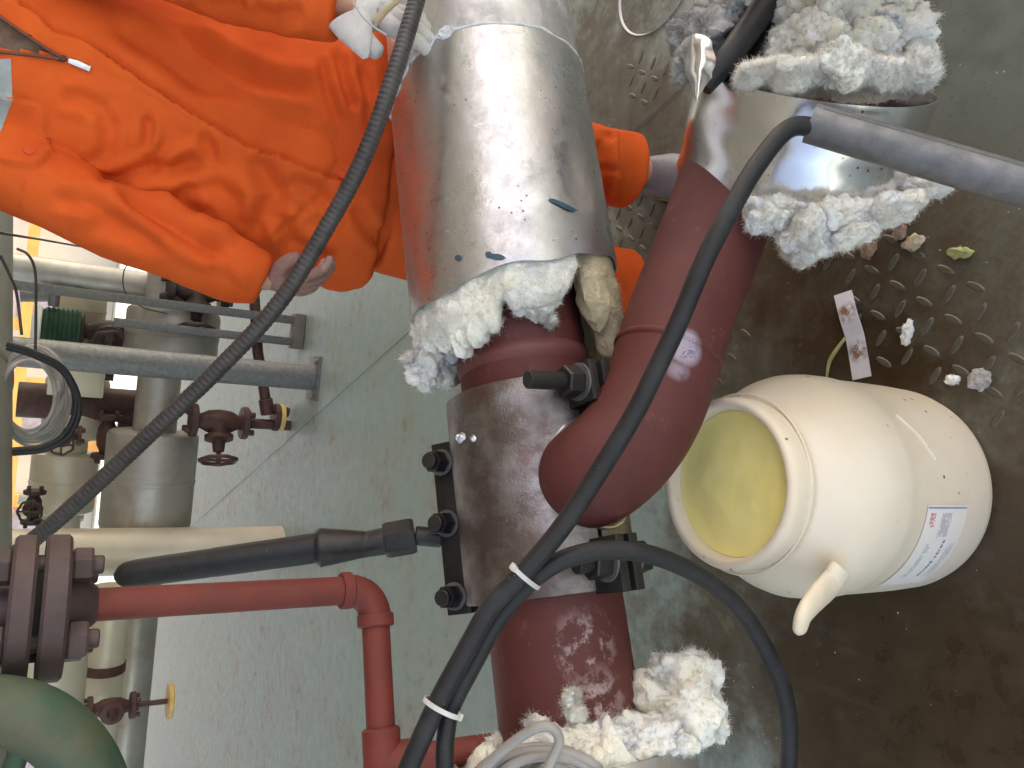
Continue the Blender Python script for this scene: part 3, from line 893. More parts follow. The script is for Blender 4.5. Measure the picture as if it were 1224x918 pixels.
# ------------------------------------------------------------------ conduit and black cables
k0, k1 = P(968, 147, 1.0), P(1224, 222, .93)
kd = (k1 - k0).normalized()
tfl = (0.0 - k0.z) / kd.z if kd.z < 0 else 1.5
kend = k0 + kd * min(tfl, 1.6)
cd = thing('conduit', 'grey galvanised conduit leaning in from the right edge with a black cable in its mouth', 'conduit', k0)
mb = MB(); a, u, w = frame(kend - k0)
Lk = (kend - k0).length
lathe(mb, k0, kd, [(.0205, .25), (.0205, 0), (.0248, 0), (.0252, .002), (.0252, Lk), (.0, Lk)], 40)
obj('tube', mb, M['galv'], cd)
mb = MB()
sp = -F - kd * (-F).dot(kd); sp.normalize(); sq = kd.cross(sp)
seam = (sp * .86 + sq * .5 if (sp * .86 + sq * .5).dot(R) > 0 else sp * .86 - sq * .5).normalized()
sweep(mb, [k0 + kd * .01 + seam * .0250, kend - kd * .05 + seam * .0250], .0009, 6); obj('weld_line', mb, mat('conduit_seam', (.12, .12, .12), rough=.6), cd)
RCB = .0124
cab = thing('power_cable', 'thick black cable running from the conduit across the red pipes to the bottom edge', 'cable', P(700, 590, .95))
pc = [k0 + kd * .12, k0 + kd * .03 - R * .004, P(945, 152, .985), P(905, 197, .97), P(868, 262, .95), P(835, 332, .945), P(797, 415, .945), P(755, 502, .945), P(716, 566, .945), P(676, 622, .94),
      P(634, 672, .935), P(590, 722, .93), P(560, 775, .925), P(527, 838, .915), P(492, 912, .90), P(455, 1000, .88), P(420, 1100, .86)]
def wob(pts, amp, sc, seed):
    return [p + Vector((noise.noise(p * sc + Vector((seed, 0, 0))), noise.noise(p * sc + Vector((0, seed, 0))), noise.noise(p * sc + Vector((0, 0, seed))))) * amp for p in pts]
mb = MB(); sweep(mb, wob(catmull(pc, 10), .004, 9, 2), RCB, 18); obj('sheath', mb, M['rubber'], cab)
cab2 = thing('looped_cable', 'second black cable looping right over the lower red pipe round the bucket', 'cable', P(790, 672, .97))
pc2 = [P(533, 1010, .90), P(531, 918, .91), P(534, 872, .925), P(542, 838, .935), P(572, 783, .945), P(602, 731, .953), P(640, 690, .95), P(682, 666, .955), P(728, 657, .965), P(785, 665, .985), P(840, 690, 1.01),
       P(890, 735, 1.04), P(925, 795, 1.08), P(942, 855, 1.12), P(942, 920, 1.16), P(925, 1010, 1.2)]
mb = MB(); sweep(mb, wob(catmull(pc2, 10), .003, 9, 5), [.0112] * 3 + [.0122] * 13, 18); obj('sheath', mb, M['rubber'], cab2)
def tie(name, pts_c, axis, rx, ry, hint, m, parent):
    mb = MB(); a, u, w = frame(axis, hint)
    for off in (0,):
        loop = [pts_c + u * (rx * math.cos(2 * pi * k / 32)) + w * (ry * math.sin(2 * pi * k / 32)) for k in range(32)]
        n = 32
        vs, fs = [], []
        for i in range(32):
            q = loop[i]; o = (q - pts_c).normalized()
            for da, dr_ in ((-.0028, 0), (.0028, 0), (.0028, .0016), (-.0028, .0016)): vs.append(q + a * da + o * dr_)
        for i in range(32):
            for k in range(4):
                fs.append((i * 4 + k, i * 4 + (k + 1) % 4, ((i + 1) % 32) * 4 + (k + 1) % 4, ((i + 1) % 32) * 4 + k))
        mb.add(vs, fs)
    box(mb, pts_c + u * rx, (a, u, w), (.008, .006, .008), .001)
    return obj(name, mb, m, parent)
tie('cable_tie', P(628, 689, .942), P(590, 722, .93) - P(634, 672, .935), .0265, .0165, R * .8 - U * .6, M['tie'], cab)
tie('cable_tie', P(529, 846, .917), P(492, 912, .90) - P(527, 838, .915), .0235, .0195, -U, M['tie'], cab)
# corrugated hose at upper left
hz = thing('corrugated_hose', 'dark corrugated hose slanting across the orange jacket from the gloved hand', 'hose', P(400, 250, 1.25))
ph = catmull([P(640, -900, 1.75), P(580, -400, 1.45), P(530, -120, 1.28), P(498, 0, 1.25), P(470, 92, 1.22), P(436, 185, 1.22), P(396, 262, 1.24), P(335, 360, 1.25), P(262, 440, 1.26), P(180, 518, 1.27), P(98, 595, 1.28), P(40, 645, 1.29), P(-60, 720, 1.32)], 26)
ph = resample(ph, .0022)
mb = MB(); sweep(mb, ph, [.0138 + .0004 * (1 if (i // 2) % 2 else -1) for i in range(len(ph))], 14); obj('hose_body', mb, M['hose'], hz, sharp=80)

# grey cable coil at the bottom
gc = thing('grey_cable_coil', 'coil of grey cable lying against the wool at the bottom edge', 'cable coil', P(650, 905, 1.0))
mb = MB()
g1 = [P(545, 960, .98), P(585, 912, .98), P(618, 884, .975), P(645, 869, .97), P(662, 872, .97), P(668, 889, .97), P(655, 918, .965), P(640, 960, .96)]
sweep(mb, catmull(g1, 10), .0066, 12); obj('loop', mb, M['greycable'], gc)
for k, (ox, oy, rx, ry, d) in enumerate(((650, 935, 72, 38, 1.01), (655, 940, 60, 36, 1.0), (645, 945, 82, 52, 1.02), (660, 950, 76, 54, 1.03))):
    mb = MB()
    sweep(mb, [P(ox + rx * math.cos(2 * pi * i / 48), oy + ry * math.sin(2 * pi * i / 48), d + .01 * math.sin(2 * pi * i / 48 + k)) for i in range(48)], .0066, 12, closed=True)
    obj('loop', mb, M['greycable'], gc)

# ------------------------------------------------------------------ red small pipe run and flange
rp = thing('red_drain_pipe', 'thin red pipe dropping from the dark flange to an elbow and turning left', 'pipe', P(440, 705, 1.2))
LV = 1.16
v_bot = P(447, 704, 1.215); LV = v_bot.y
v_top = Vector((v_bot.x, v_bot.y, W(60, 724, LV).z)) 
v_top = Vector((v_bot.x, v_bot.y, W(-60, 724, LV).z))
rs_ = .0215
h_end = P(462, 1010, 1.1)
h0 = P(443, 716, 1.215)
vb2 = v_bot.lerp(v_top, .02)
mb = MB()
def arc_elbow(pa, corner, pb, k=10):
    out = []
    for i in range(k + 1):
        t = i / k
        out.append(pa * (1 - t) ** 2 + corner * 2 * t * (1 - t) + pb * t * t)
    return out
corner = P(447, 704, 1.215)
ea = corner + (v_top - v_bot).normalized() * .05
eb = corner + (h_end - corner).normalized() * .05
sweep(mb, [v_top, ea], rs_, 28)
obj('riser', mb, M['redthin'], rp)
mb = MB(); sweep(mb, arc_elbow(ea, corner, eb), rs_ * 1.16, 28); 
cyl(mb, ea - (ea - corner) * .25, ea + (ea - corner) * .1, rs_ * 1.3, 28, .002); cyl(mb, eb - (eb - corner) * .25, eb + (eb - corner) * .15, rs_ * 1.32, 28, .002)
obj('elbow', mb, M['redthin'], rp)
mb = MB(); sweep(mb, [eb, h_end], rs_, 28); obj('run', mb, M['redthin'], rp)
tt = P(457, 893, 1.15)
hd = (h_end - corner).normalized()
tq = corner + hd * (tt - corner).dot(hd)
mb = MB(); cyl(mb, tq - hd * .028, tq + hd * .03, rs_ * 1.32, 28, .003)
dn = (P(600, 915, 1.16) - tq); dn = dn - hd * dn.dot(hd); dn.normalize()
cyl(mb, tq + hd * .02, tq + hd * .02 + dn * .045, rs_ * 1.3, 28, .002); cyl(mb, tq + hd * .02 + dn * .04, tq + hd * .02 + dn * .3, rs_ * .95, 28)
obj('tee', mb, M['redthin'], rp)
fl = thing('bolted_flange', 'dark bolted flange pair at the left edge at the head of the thin red pipe', 'flange', W(60, 724, LV))
vd = (v_top - v_bot).normalized()
def on_riser(x):
    lo, hi = -.5, 2.0
    for _ in range(50):
        m = (lo + hi) / 2
        if proj(v_bot + vd * m)[0] > x: lo = m
        else: hi = m
    return v_bot + vd * lo
RF = .092
for x0, x1 in ((80, 48), (40, 10)):
    mb = MB(); cyl(mb, on_riser(x0), on_riser(x1), RF, 48, .004); obj('flange_disc', mb, M['rustflange'], fl)
mb = MB(); cyl(mb, on_riser(48) - vd * .0005, on_riser(40) + vd * .0005, RF * .72, 40); obj('gasket', mb, M['dark'], fl)
mb = MB(); lathe(mb, on_riser(80), -vd, [(.05, -.001), (.042, .012), (.027, .03), (.022, .035)], 32); obj('hub', mb, M['rustflange'], fl)
_, fu, fw = frame(vd, -U.cross(vd))
for k in range(4):
    a = rad(45 + 90 * k + 12)
    o = (fu * math.cos(a) + fw * math.sin(a)) * (RF * .7)
    mb = MB(); cyl(mb, on_riser(118) + o, on_riser(-22) + o, .012, 16, .002); b = obj('stud_bolt', mb, M['rustflange'], fl)
    for xa, xb in ((81, 105), (9, -14)):
        mb = MB(); hexnut(mb, on_riser(xa) + o, on_riser(xb) + o, .0225); obj('nut', mb, M['rustflange'], b, sharp=25)
mb = MB(); cyl(mb, on_riser(10), on_riser(-80), .03, 24); obj('neck', mb, M['rustflange'], fl)

# black ratchet wrench standing on the far bolt
wr = thing('ratchet_wrench', 'black ratchet wrench with long rubber grip on the clamp bolt beside the red riser', 'wrench', P(330, 668, 1.3))
w0 = P(137, 689, 1.24); w1 = P(377, 655, 1.30); w2 = P(440, 650, 1.315); w3 = P(496, 640, 1.325); w4 = P(528, 643, 1.33)
mb = MB(); q = catmull([w0, w0.lerp(w1, .03), w0.lerp(w1, .1), w0.lerp(w1, .45), w0.lerp(w1, .47), w0.lerp(w1, .5), w0.lerp(w1, .97), w1], 6)
sweep(mb, q, [.006, .017, .0225, .0235, .0205, .024, .0255, .022], 20); obj('grip', mb, M['rubber'], wr)
mb = MB(); q = catmull([w1, w1.lerp(w2, .1), w1.lerp(w2, .35), w1.lerp(w2, .8), w2, w2.lerp(w3, .5)], 6)
sweep(mb, q, [.028, .033, .03, .024, .022, .024], 20); obj('ratchet_body', mb, M['blacksteel'], wr)
mb = MB(); hexnut(mb, w2.lerp(w3, .35), w3, .031); obj('collar', mb, M['blacksteel'], wr, sharp=25)
mb = MB(); cyl(mb, w3, w4, .0165, 20, .002); obj('socket', mb, M['blacksteel'], wr)

# green handwheel at lower left corner
gw = thing('green_handwheel', 'big green painted valve handwheel rim in the lower left corner', 'handwheel', P(0, 960, .9))
gcx, gcy, gd = -15, 985, .92
mb = MB()
gp = [P(gcx + 135 * math.cos(2 * pi * k / 72), gcy + 138 * math.sin(2 * pi * k / 72), gd + .05 * math.sin(2 * pi * k / 72)) for k in range(72)]
sweep(mb, gp, .037, 28, closed=True); obj('rim', mb, M['green'], gw)
gcen = P(gcx, gcy, gd)
mb = MB(); cyl(mb, gcen + F * .03, gcen - F * .02, .03, 24, .004); obj('hub', mb, M['darkvalve'], gw)
for k in (10, 34, 58):
    mb = MB(); sweep(mb, catmull([gcen, gcen.lerp(gp[k], .5) + F * .015, gp[k]], 6), .012, 14); obj('spoke', mb, M['green'], gw)

# ------------------------------------------------------------------ bucket
bx_, by_ = None, None
ez = .455
rc_ = G(863, 577, ez)
bk = thing('bucket', 'cream plastic bucket of yellow paste standing on the stained floor', 'bucket', (rc_.x, rc_.y, 0))
BO = Vector((rc_.x, rc_.y, 0))
prof = [(0, .004), (.150, .004), (.170, .001), (.183, .006), (.191, .018), (.1955, .035), (.1975, .09), (.1975, .16), (.1965, .215), (.1985, .222), (.1995, .235), (.199, .262), (.196, .285), (.189, .303),
        (.178, .321), (.165, .337), (.153, .349), (.146, .356), (.143, .360), (.1425, .366), (.1455, .368), (.1465, .372), (.1465, .392), (.1455, .401), (.142, .407), (.137, .410), (.131, .410), (.127, .406), (.1245, .398), (.123, .385),
        (.122, .35), (.13, .33), (.17, .30), (.185, .25), (.18, .05), (0, .03)]
prof = [(r * .912, z * .455 / .41) for r, z in prof]
mb = MB(); lathe(mb, BO, (0, 0, 1), prof, 96); body = obj('body', mb, M['plastic'], bk, sharp=55)
# thread ridge under the lip
mb = MB(); sweep(mb, [BO + Vector((math.cos(2 * pi * k / 80) * .1393, math.sin(2 * pi * k / 80) * .1338, .4195)) for k in range(80)], .0022, 8, closed=True); obj('thread_ridge', mb, M['plastic'], bk)
yl = thing('yellow_paste', 'yellow paste filling the cream bucket nearly to the lip', 'paste', (BO.x, BO.y, .4))
mb = MB(); n = 72; rings = 26
vs = [BO + Vector((0, 0, .430))]; fs = []
for i in range(1, rings + 1):
    for k in range(n):
        a = 2 * pi * k / n; r = .1122 * i / rings
        p = Vector((r * math.cos(a), r * math.sin(a), 0))
        z = .430 + .0025 * noise.noise(p * 22) * (1 - (i / rings) ** 4) + .0008 * noise.noise(p * 60)+ .003 * (i / rings) ** 8
        vs.append(BO + Vector((p.x, p.y, z)))
for k in range(n): fs.append((0, 1 + k, 1 + (k + 1) % n))
for i in range(rings - 1):
    for k in range(n): fs.append((1 + i * n + k, 1 + i * n + (k + 1) % n, 1 + (i + 1) * n + (k + 1) % n, 1 + (i + 1) * n + k))
obj('surface', mb.add(vs, fs), M['yellow'], yl)
# fragment of handle: moulded grip flap sticking out on the left side
tocam = (Vector((0, 0, 0)) - BO); tocam.z = 0; tocam.normalize()
left = Vector((0, 0, 1)).cross(tocam); 
if left.dot(R) > 0: left = -left
def on_body(angdeg, z, r):
    a = rad(angdeg)                      # 0 towards the camera, 90 to the viewer's left
    return BO + (tocam * math.cos(a) + left * math.sin(a)) * r + Vector((0, 0, z))
def fit_body(x, y, r):                    # point at radius r from the bucket's axis seen at photo pixel x, y (nearer of the two)
    c = [((lambda v: math.hypot(v[0] - x, v[1] - y))(proj(on_body(a, z, r))), a, z) for a in range(10, 80, 2) for z in np.arange(.15, .46, .004)]
    c.sort(); best = min(c[:12], key=lambda q: q[0] + .1 * q[1])
    return on_body(best[1], best[2], r)
hp = [fit_body(1004, 682, .178), fit_body(992, 698, .188), fit_body(976, 716, .208), fit_body(961, 732, .225), fit_body(949, 744, .238)]
mb = MB(); hp = catmull(hp, 8); hp += [hp[-1] + (hp[-1] - hp[-2]).normalized() * q for q in (.004, .007, .009)]
rr_ = lerplist([.024, .023, .0205, .0165, .0125], len(hp) - 3) + [.0105, .0072, .002]
sweep(mb, hp, rr_, 24, hint=Vector((0, 0, 1)), flat=[.5, .5, .52, .6, .7])
obj('handle', mb, M['plastic'], bk)
# moulded recess bar on the far shoulder
mb = MB(); sweep(mb, [on_body(-38, .225, .1795), on_body(-26, .2, .1795), on_body(-14, .18, .1795)], [.003, .0045, .003], 10); obj('moulded_rib', mb, M['plastic'], bk)
# paper label
def patch(name, a0, a1, z0, z1, r, m, parent, na=20, nz=8, ragged=0):
    vs, fs = [], []
    for i in range(na + 1):
        for j in range(nz + 1):
            z = z0 + (z1 - z0) * j / nz
            rr = float(np.interp(z, [q[1] for q in prof[3:14]], [q[0] for q in prof[3:14]])) + r
            vs.append(on_body(a0 + (a1 - a0) * i / na, z, rr))
    for i in range(na):
        for j in range(nz): fs.append((i * (nz + 1) + j, (i + 1) * (nz + 1) + j, (i + 1) * (nz + 1) + j + 1, i * (nz + 1) + j + 1))
    return obj(name, MB().add(vs, fs), m, parent)
lab = patch('paper_label', 8, 58, .105, .212, .0012, M['paper'], bk)
patch('label_rule', 9.0, 9.8, .107, .210, .0016, M['inkblue'], lab, 2)
rd = random.Random(3)
for row in range(3):
    mb = None
def dashes(name, a0, a1, z0, z1, rows, m, fill, hgt):
    mb = MB()
    for r_ in range(rows):
        z = z0 + (z1 - z0) * (r_ + .5) / rows
        a = a0
        while a < a1:
            w_ = rd.uniform(.6, 1.3) * fill
            rr = float(np.interp(z, [q[1] for q in prof[3:14]], [q[0] for q in prof[3:14]])) + .0018
            if rd.random() < .86:
                h_ = hgt * rd.uniform(.6, 1)
                mb.add([on_body(a, z - h_, rr), on_body(a + w_, z - h_, rr), on_body(a + w_, z + h_, rr), on_body(a, z + h_, rr)], [(0, 1, 2, 3)])
            a += w_ * 1.5
    return obj(name, mb, m, lab, smooth=False)
dashes('red_print', 12, 18, .188, .202, 3, M['inkred'], 1.2, .0022)
dashes('grey_print', 12, 24, .145, .172, 9, M['inkgrey'], .7, .0012)
dashes('grey_print', 28, 50, .176, .188, 2, M['inkgrey'], 1.0, .0016)
dashes('blue_print', 26, 50, .140, .150, 1, M['inkblue'], 1.5, .003)
dashes('grey_print', 28, 50, .112, .130, 4, M['inkgrey'], .8, .0009)

# ------------------------------------------------------------------ bits on the floor
sp_ = [G(1007, 350, .006), G(1014, 378, .014), G(1022, 405, .009), G(1030, 452, .006)]
mb = MB(); vs = []
wdir = (G(1027, 402, 0) - G(1005, 408, 0)).normalized()
cs = catmull(sp_, 6)
for p in cs: vs += [p - wdir * .020, p + wdir * .020]
vs += [v - Vector((0, 0, .0015)) for v in vs]
n = len(cs); fs = []
for i in range(n - 1):
    fs += [(2 * i, 2 * i + 1, 2 * i + 3, 2 * i + 2), (2 * n + 2 * i, 2 * n + 2 * i + 2, 2 * n + 2 * i + 3, 2 * n + 2 * i + 1),
           (2 * i, 2 * i + 2, 2 * n + 2 * i + 2, 2 * n + 2 * i), (2 * i + 1, 2 * n + 2 * i + 1, 2 * n + 2 * i + 3, 2 * i + 3)]
def strip_extra(nt, col, rf, bs):
    for q in (G(1012, 374, .012), G(1026, 420, .008)):
        k = math_n(nt, 'MULTIPLY', near(nt, q, .012, .014), rng(nt, tex(nt, 60, 5, .7), .42, .56))
        col = mix_rgb(nt, k, col, (.25, .12, .06))
    return col, rf
M['strip'] = mat('soiled_white_strip', (.74, .73, .76), (.66, .64, .66), scale=20, rough=.5, third=((.3, .2, .12), 40, .66, .8), extra=strip_extra)
tag(obj('white_strip', mb.add(vs, fs), M['strip'], smooth=False), 'soiled white plastic strip lying on the wet floor above the bucket', 'strip')
M['rustflake'] = mat('rusty_flake', (.25, .13, .07), (.42, .3, .22), scale=60, rough=.8, bump=.6, bscale=200)
M['leaf'] = mat('yellow_green_scrap', (.42, .42, .16), rough=.7)
for (x, y, rx, ry, m, lb) in ((1038, 288, 11, 22, 'rustflake', 'longest curled rusty flake on the wet floor below the white wool'), (1075, 276, 8, 13, 'rustflake', 'pale rusty flake close beside the wool tip'),
                              (1092, 290, 13, 10, 'wooldark', 'dull brown scrap to the right of the pale flake'), (1148, 302, 17, 7, 'leaf', 'yellow-green scrap at the edge of the green paint'),
                              (1084, 398, 7, 16, 'wool', 'two-lobed tan wool crumb right of the white strip'), (1138, 454, 8, 7, 'wool', 'small round cream crumb above the bucket'), (1170, 454, 13, 14, 'woolgrey', 'grey fluff ball right of the cream crumb'),
                              (992, 300, 8, 7, 'wool', 'cream crumb just under the hanging wool')):
    p = G(x, y, .009); s = (p - C).dot(F) / FPX
    mb = MB(); wool_blob(mb, p, (Vector((0, -1, 0)), Vector((1, 0, 0)), Vector((0, 0, 1))), (rx * s, ry * s, .008), x, amp=.5, sub=3, fib=15, fl=.008)
    tag(obj('floor_scrap', mb, M[m]), lb, 'scrap', 'scraps on the wet floor')
# green twig beside the strip
mb = MB(); sweep(mb, catmull([G(1012, 402, .008), G(1000, 418, .012), G(992, 432, .006), G(988, 452, .006)], 6), [.004, .006, .006, .003], 8, flat=.5)
tag(obj('straw', mb, M['leaf']), 'flattened yellow-green straw by the white strip', 'straw')

#PERSON_BEGIN
# ------------------------------------------------------------------ worker in orange
def evaluate(o, name):
    dg = bpy.context.evaluated_depsgraph_get()
    dg.update()
    me = bpy.data.meshes.new_from_object(o.evaluated_get(dg))
    me.name = name
    old = o.data
    bpy.data.objects.remove(o)
    bpy.data.meshes.remove(old)
    return me
def skinned(name, verts, radii, edges, root=0, sub=2):
    me = bpy.data.meshes.new(name)
    bm = bmesh.new()
    lay = bm.verts.layers.skin.verify()
    bv = [bm.verts.new(v) for v in verts]
    for a, b in edges: bm.edges.new((bv[a], bv[b]))
    for v, r in zip(bv, radii):
        v[lay].radius = r if isinstance(r, tuple) else (r, r)
    bv[root][lay].use_root = True
    bm.to_mesh(me); bm.free()
    o = bpy.data.objects.new(name, me); COL.objects.link(o)
    m = o.modifiers.new('skin', 'SKIN'); m.use_smooth_shade = True
    s = o.modifiers.new('sub', 'SUBSURF'); s.levels = s.render_levels = sub
    return evaluate(o, name)
def voxel_union(name, mb, vox, smooth=4):
    me = bpy.data.meshes.new(name); me.from_pydata([tuple(v) for v in mb.v], [], mb.f); me.validate()
    bm = bmesh.new(); bm.from_mesh(me); bmesh.ops.recalc_face_normals(bm, faces=bm.faces); bm.to_mesh(me); bm.free()
    o = bpy.data.objects.new(name, me); COL.objects.link(o)
    m = o.modifiers.new('remesh', 'REMESH'); m.mode = 'VOXEL'; m.voxel_size = vox
    s = o.modifiers.new('smooth', 'SMOOTH'); s.iterations = smooth; s.factor = .5
    return evaluate(o, name)
def loft(mb, pts, ra, rb, lat, n=40):
    """elliptical tube: ra along the lateral direction, rb along depth"""
    m = len(pts); vs, fs = [], []
    for i, p in enumerate(pts):
        t = (pts[min(i + 1, m - 1)] - pts[max(i - 1, 0)]).normalized()
        u = (lat - t * lat.dot(t)).normalized(); w = t.cross(u)
        for k in range(n):
            a = 2 * pi * k / n
            vs.append(p + u * (math.cos(a) * ra[i]) + w * (math.sin(a) * rb[i]))
    for i in range(m - 1):
        for k in range(n):
            fs.append((i * n + k, i * n + (k + 1) % n, (i + 1) * n + (k + 1) % n, (i + 1) * n + k))
    fs.append(tuple(range(n))[::-1]); fs.append(tuple((m - 1) * n + k for k in range(n)))
    return mb.add(vs, fs)
def seg_dist(px_, py_, a, b):
    ax, ay = a; bx, by = b
    dx, dy = bx - ax, by - ay
    L2 = dx * dx + dy * dy
    t = np.clip(((px_ - ax) * dx + (py_ - ay) * dy) / L2, 0, 1)
    cx, cy = px_ - (ax + t * dx), py_ - (ay + t * dy)
    d = np.hypot(cx, cy)
    return d, np.sign(dx * (py_ - ay) - dy * (px_ - ax)), t
def cloth_detail(me, folds, noise_amp, seed, axis_fn=None):
    n = len(me.vertices)
    co = np.empty(n * 3); me.vertices.foreach_get('co', co); co = co.reshape(-1, 3)
    nm = np.empty(n * 3)
    me.vertex_normals.foreach_get('vector', nm) if hasattr(me, 'vertex_normals') else None
    nm = nm.reshape(-1, 3)
    q = co - np.array(C)
    d = q @ np.array(F)
    X = 612 - FPX * (q @ np.array(U)) / d
    Y = 459 - FPX * (q @ np.array(R)) / d
    front = np.clip(-(nm * (q / np.linalg.norm(q, axis=1)[:, None])).sum(1) * 3 + .3, 0, 1)
    h = np.zeros(n)
    for i in range(n):
        v = Vector(co[i])
        a = axis_fn(v) if axis_fn else v
        f1 = noise.noise(Vector((a.x * 6 + a.z * 2.4, a.y * 6, a.z * 2.6)) + Vector((seed, 0, 0)))
        f2 = noise.noise(Vector((a.x * 17, a.y * 17, a.z * 8)) + Vector((0, seed, 0)))
        f3 = noise.noise(a * 38 + Vector((0, 0, seed)))
        h[i] = noise_amp * ((1 - 2 * abs(f1)) * 1.3 + (1 - 2 * abs(f2)) * .22 + f3 * .08)
    for pts, kind, amp, w in folds:
        best = np.full(n, 1e9); sg = np.zeros(n); along = np.zeros(n)
        m = len(pts) - 1
        for i in range(m):
            dd, ss, t = seg_dist(X, Y, pts[i], pts[i + 1])
            k = dd < best
            best = np.where(k, dd, best); sg = np.where(k, ss, sg); along = np.where(k, (i + t) / m, along)
        fade = np.clip(np.minimum(along, 1 - along) * 7, 0, 1) if kind != 'step' else np.clip(np.minimum(along, 1 - along) * 30 + .35, 0, 1)
        x = best / w
        if kind == 'crease': p = -np.exp(-x ** 2) + .55 * np.exp(-((x - 1.9) / .9) ** 2)
        elif kind == 'ridge': p = np.exp(-x ** 2)
        elif kind == 'seam': p = -np.exp(-x ** 2)
        else: p = np.where(sg > 0, np.exp(-(x / 4) ** 2), -np.exp(-x ** 2) * .6)
        h += amp * p * fade * front
    co2 = co + nm * h[:, None]
    me.vertices.foreach_set('co', co2.ravel()); me.update()
    return X, Y, front
def split_faces(me, test, name):
    """move the faces for which test(vertex index) holds for every corner into a mesh of their own"""
    bm = bmesh.new(); bm.from_mesh(me); bm.verts.ensure_lookup_table()
    take = [f for f in bm.faces if all(test[v.index] for v in f.verts)]
    ts = set(f.index for f in take)
    b2 = bm.copy(); b2.faces.ensure_lookup_table()
    bmesh.ops.delete(b2, geom=[f for f in b2.faces if f.index not in ts], context='FACES')
    bmesh.ops.delete(bm, geom=take, context='FACES')
    m2 = bpy.data.meshes.new(name); b2.to_mesh(m2); b2.free()
    bm.to_mesh(me); bm.free()
    return m2

pel = P(455, 205, 1.69)
pr = thing('person', 'person in orange workwear standing behind the clad pipe with one gloved hand on the hose', 'person', (pel.x, pel.y, 0))
LAT = R.copy()
chest, neck = P(50, 88, 1.42), P(-105, 20, 1.27)
waist, hem = P(250, 152, 1.56), P(450, 196, 1.69)
shL, shR = P(-50, -95, 1.30), P(-70, 150, 1.34)             # viewer's right / left shoulders
elL, wrL = P(190, -62, 1.30), P(412, 6, 1.285)
elR, wrR = P(110, 252, 1.385), P(312, 334, 1.50)
ank1 = W(750, 206, 1.585); ank2 = W(757, 345, 1.585)
toe1 = Vector((ank1.x - .02, ank1.y - .13, .035)); toe2 = Vector((ank2.x - .05, ank2.y - .13, .035))
ank1.z = max(ank1.z, .09); ank2.z = max(ank2.z, .09)
hip1, hip2 = pel + R * .10 - Vector((0, 0, .03)), pel - R * .10 - Vector((0, 0, .03))
kn1, kn2 = hip1.lerp(ank1, .5) + Vector((.01, -.02, 0)), hip2.lerp(ank2, .5) + Vector((-.01, -.02, 0))
head = neck + Vector((-.01, -.02, .20))

def hand_graph(w, f, s, n, curl, sc=1.0, fr=.0092, spread=1.0, thumb=(.6, .75, .35)):
    """w wrist, f towards the finger tips, s thumb side, n palm side; returns verts, radii, edges with vertex 0 the wrist"""
    f, s, n = f.normalized(), s.normalized(), n.normalized()
    vs, rs, es = [w], [(.024 * sc, .019 * sc)], []
    def add(p, r, par):
        vs.append(p); rs.append(r); es.append((par, len(vs) - 1)); return len(vs) - 1
    pm = add(w + f * .045 * sc, (.034 * sc, .017 * sc), 0)
    for i, (off, ln) in enumerate(((.030, .074), (.010, .082), (-.010, .076), (-.029, .060))):
        k = add(w + (f * (.088 - .004 * abs(i - 1)) + s * off * spread) * sc, fr * 1.25 * sc, pm)
        d = f.copy(); p = vs[k]
        for j, part in enumerate((.45, .32, .27)):
            a = curl[i] * (.8, 1.1, .9)[j]
            d = (Quaternion(s.cross(f).cross(f).cross(f) if False else f.cross(n), a) @ d).normalized()
            p = p + d * ln * part * sc
            k = add(p, fr * (1.0, .92, .78)[j] * sc, k)
    t0 = add(w + (f * .030 + s * .030) * sc, fr * 1.6 * sc, pm)
    td = (f * thumb[0] + s * thumb[1] + n * thumb[2]).normalized()
    t1 = add(vs[t0] + td * .036 * sc, fr * 1.3 * sc, t0)
    td2 = (f * .9 + s * .25 + n * .5).normalized()
    add(vs[t1] + td2 * .030 * sc, fr * 1.0 * sc, t1)
    return vs, rs, es
body_v = [pel, pel.lerp(waist, .6), waist, chest, chest.lerp(neck, .7), neck, neck.lerp(head, .5), head, head + Vector((0, -.005, .085))]
body_r = [(.15, .105), (.14, .10), (.14, .10), (.155, .11), (.12, .085), .06, .055, (.078, .092), (.06, .07)]
body_e = [(i, i + 1) for i in range(8)]
def chain(start, pts, rr):
    k = start
    for p, r in zip(pts, rr):
        body_v.append(p); body_r.append(r); body_e.append((k, len(body_v) - 1)); k = len(body_v) - 1
    return k
fR = (P(400, 343, 1.53) - wrR).normalized(); nR = (R * .8 + U * -.1 - F * -.4); nR = (nR - fR * nR.dot(fR)).normalized()
sR = fR.cross(nR).normalized()
if sR.dot(-F) < 0: sR = -sR
fL = (P(500, 22, 1.285) - wrL).normalized(); nL = F - fL * F.dot(fL) - R * .5; nL = (nL - fL * nL.dot(fL)).normalized()
sL = fL.cross(nL).normalized()
if sL.dot(R) > 0: sL = -sL
kR = chain(4, [shR, elR, wrR], [.058, .043, (.029, .024)])
hv, hr, he = hand_graph(wrR, fR, sR, nR, (.5, .55, .6, .62), .88)
def graft(k, hv, hr, he):
    o = len(body_v) - 1
    for v, r in zip(hv[1:], hr[1:]): body_v.append(v); body_r.append(r)
    for a, b in he: body_e.append((k if a == 0 else a + o, b + o))
graft(kR, hv, hr, he)
kL = chain(4, [shL, elL, wrL], [.058, .043, (.029, .024)])
hvL, hrL, heL = hand_graph(wrL, fL, sL, nL, (.35, .4, .42, .45))
graft(kL, hvL, hrL, heL)
chain(0, [hip1, kn1, ank1, toe1], [.088, .06, .042, .035])
chain(0, [hip2, kn2, ank2, toe2], [.088, .06, .042, .035])
obj_me('body', skinned('body', body_v, body_r, body_e), M['skin'], pr)
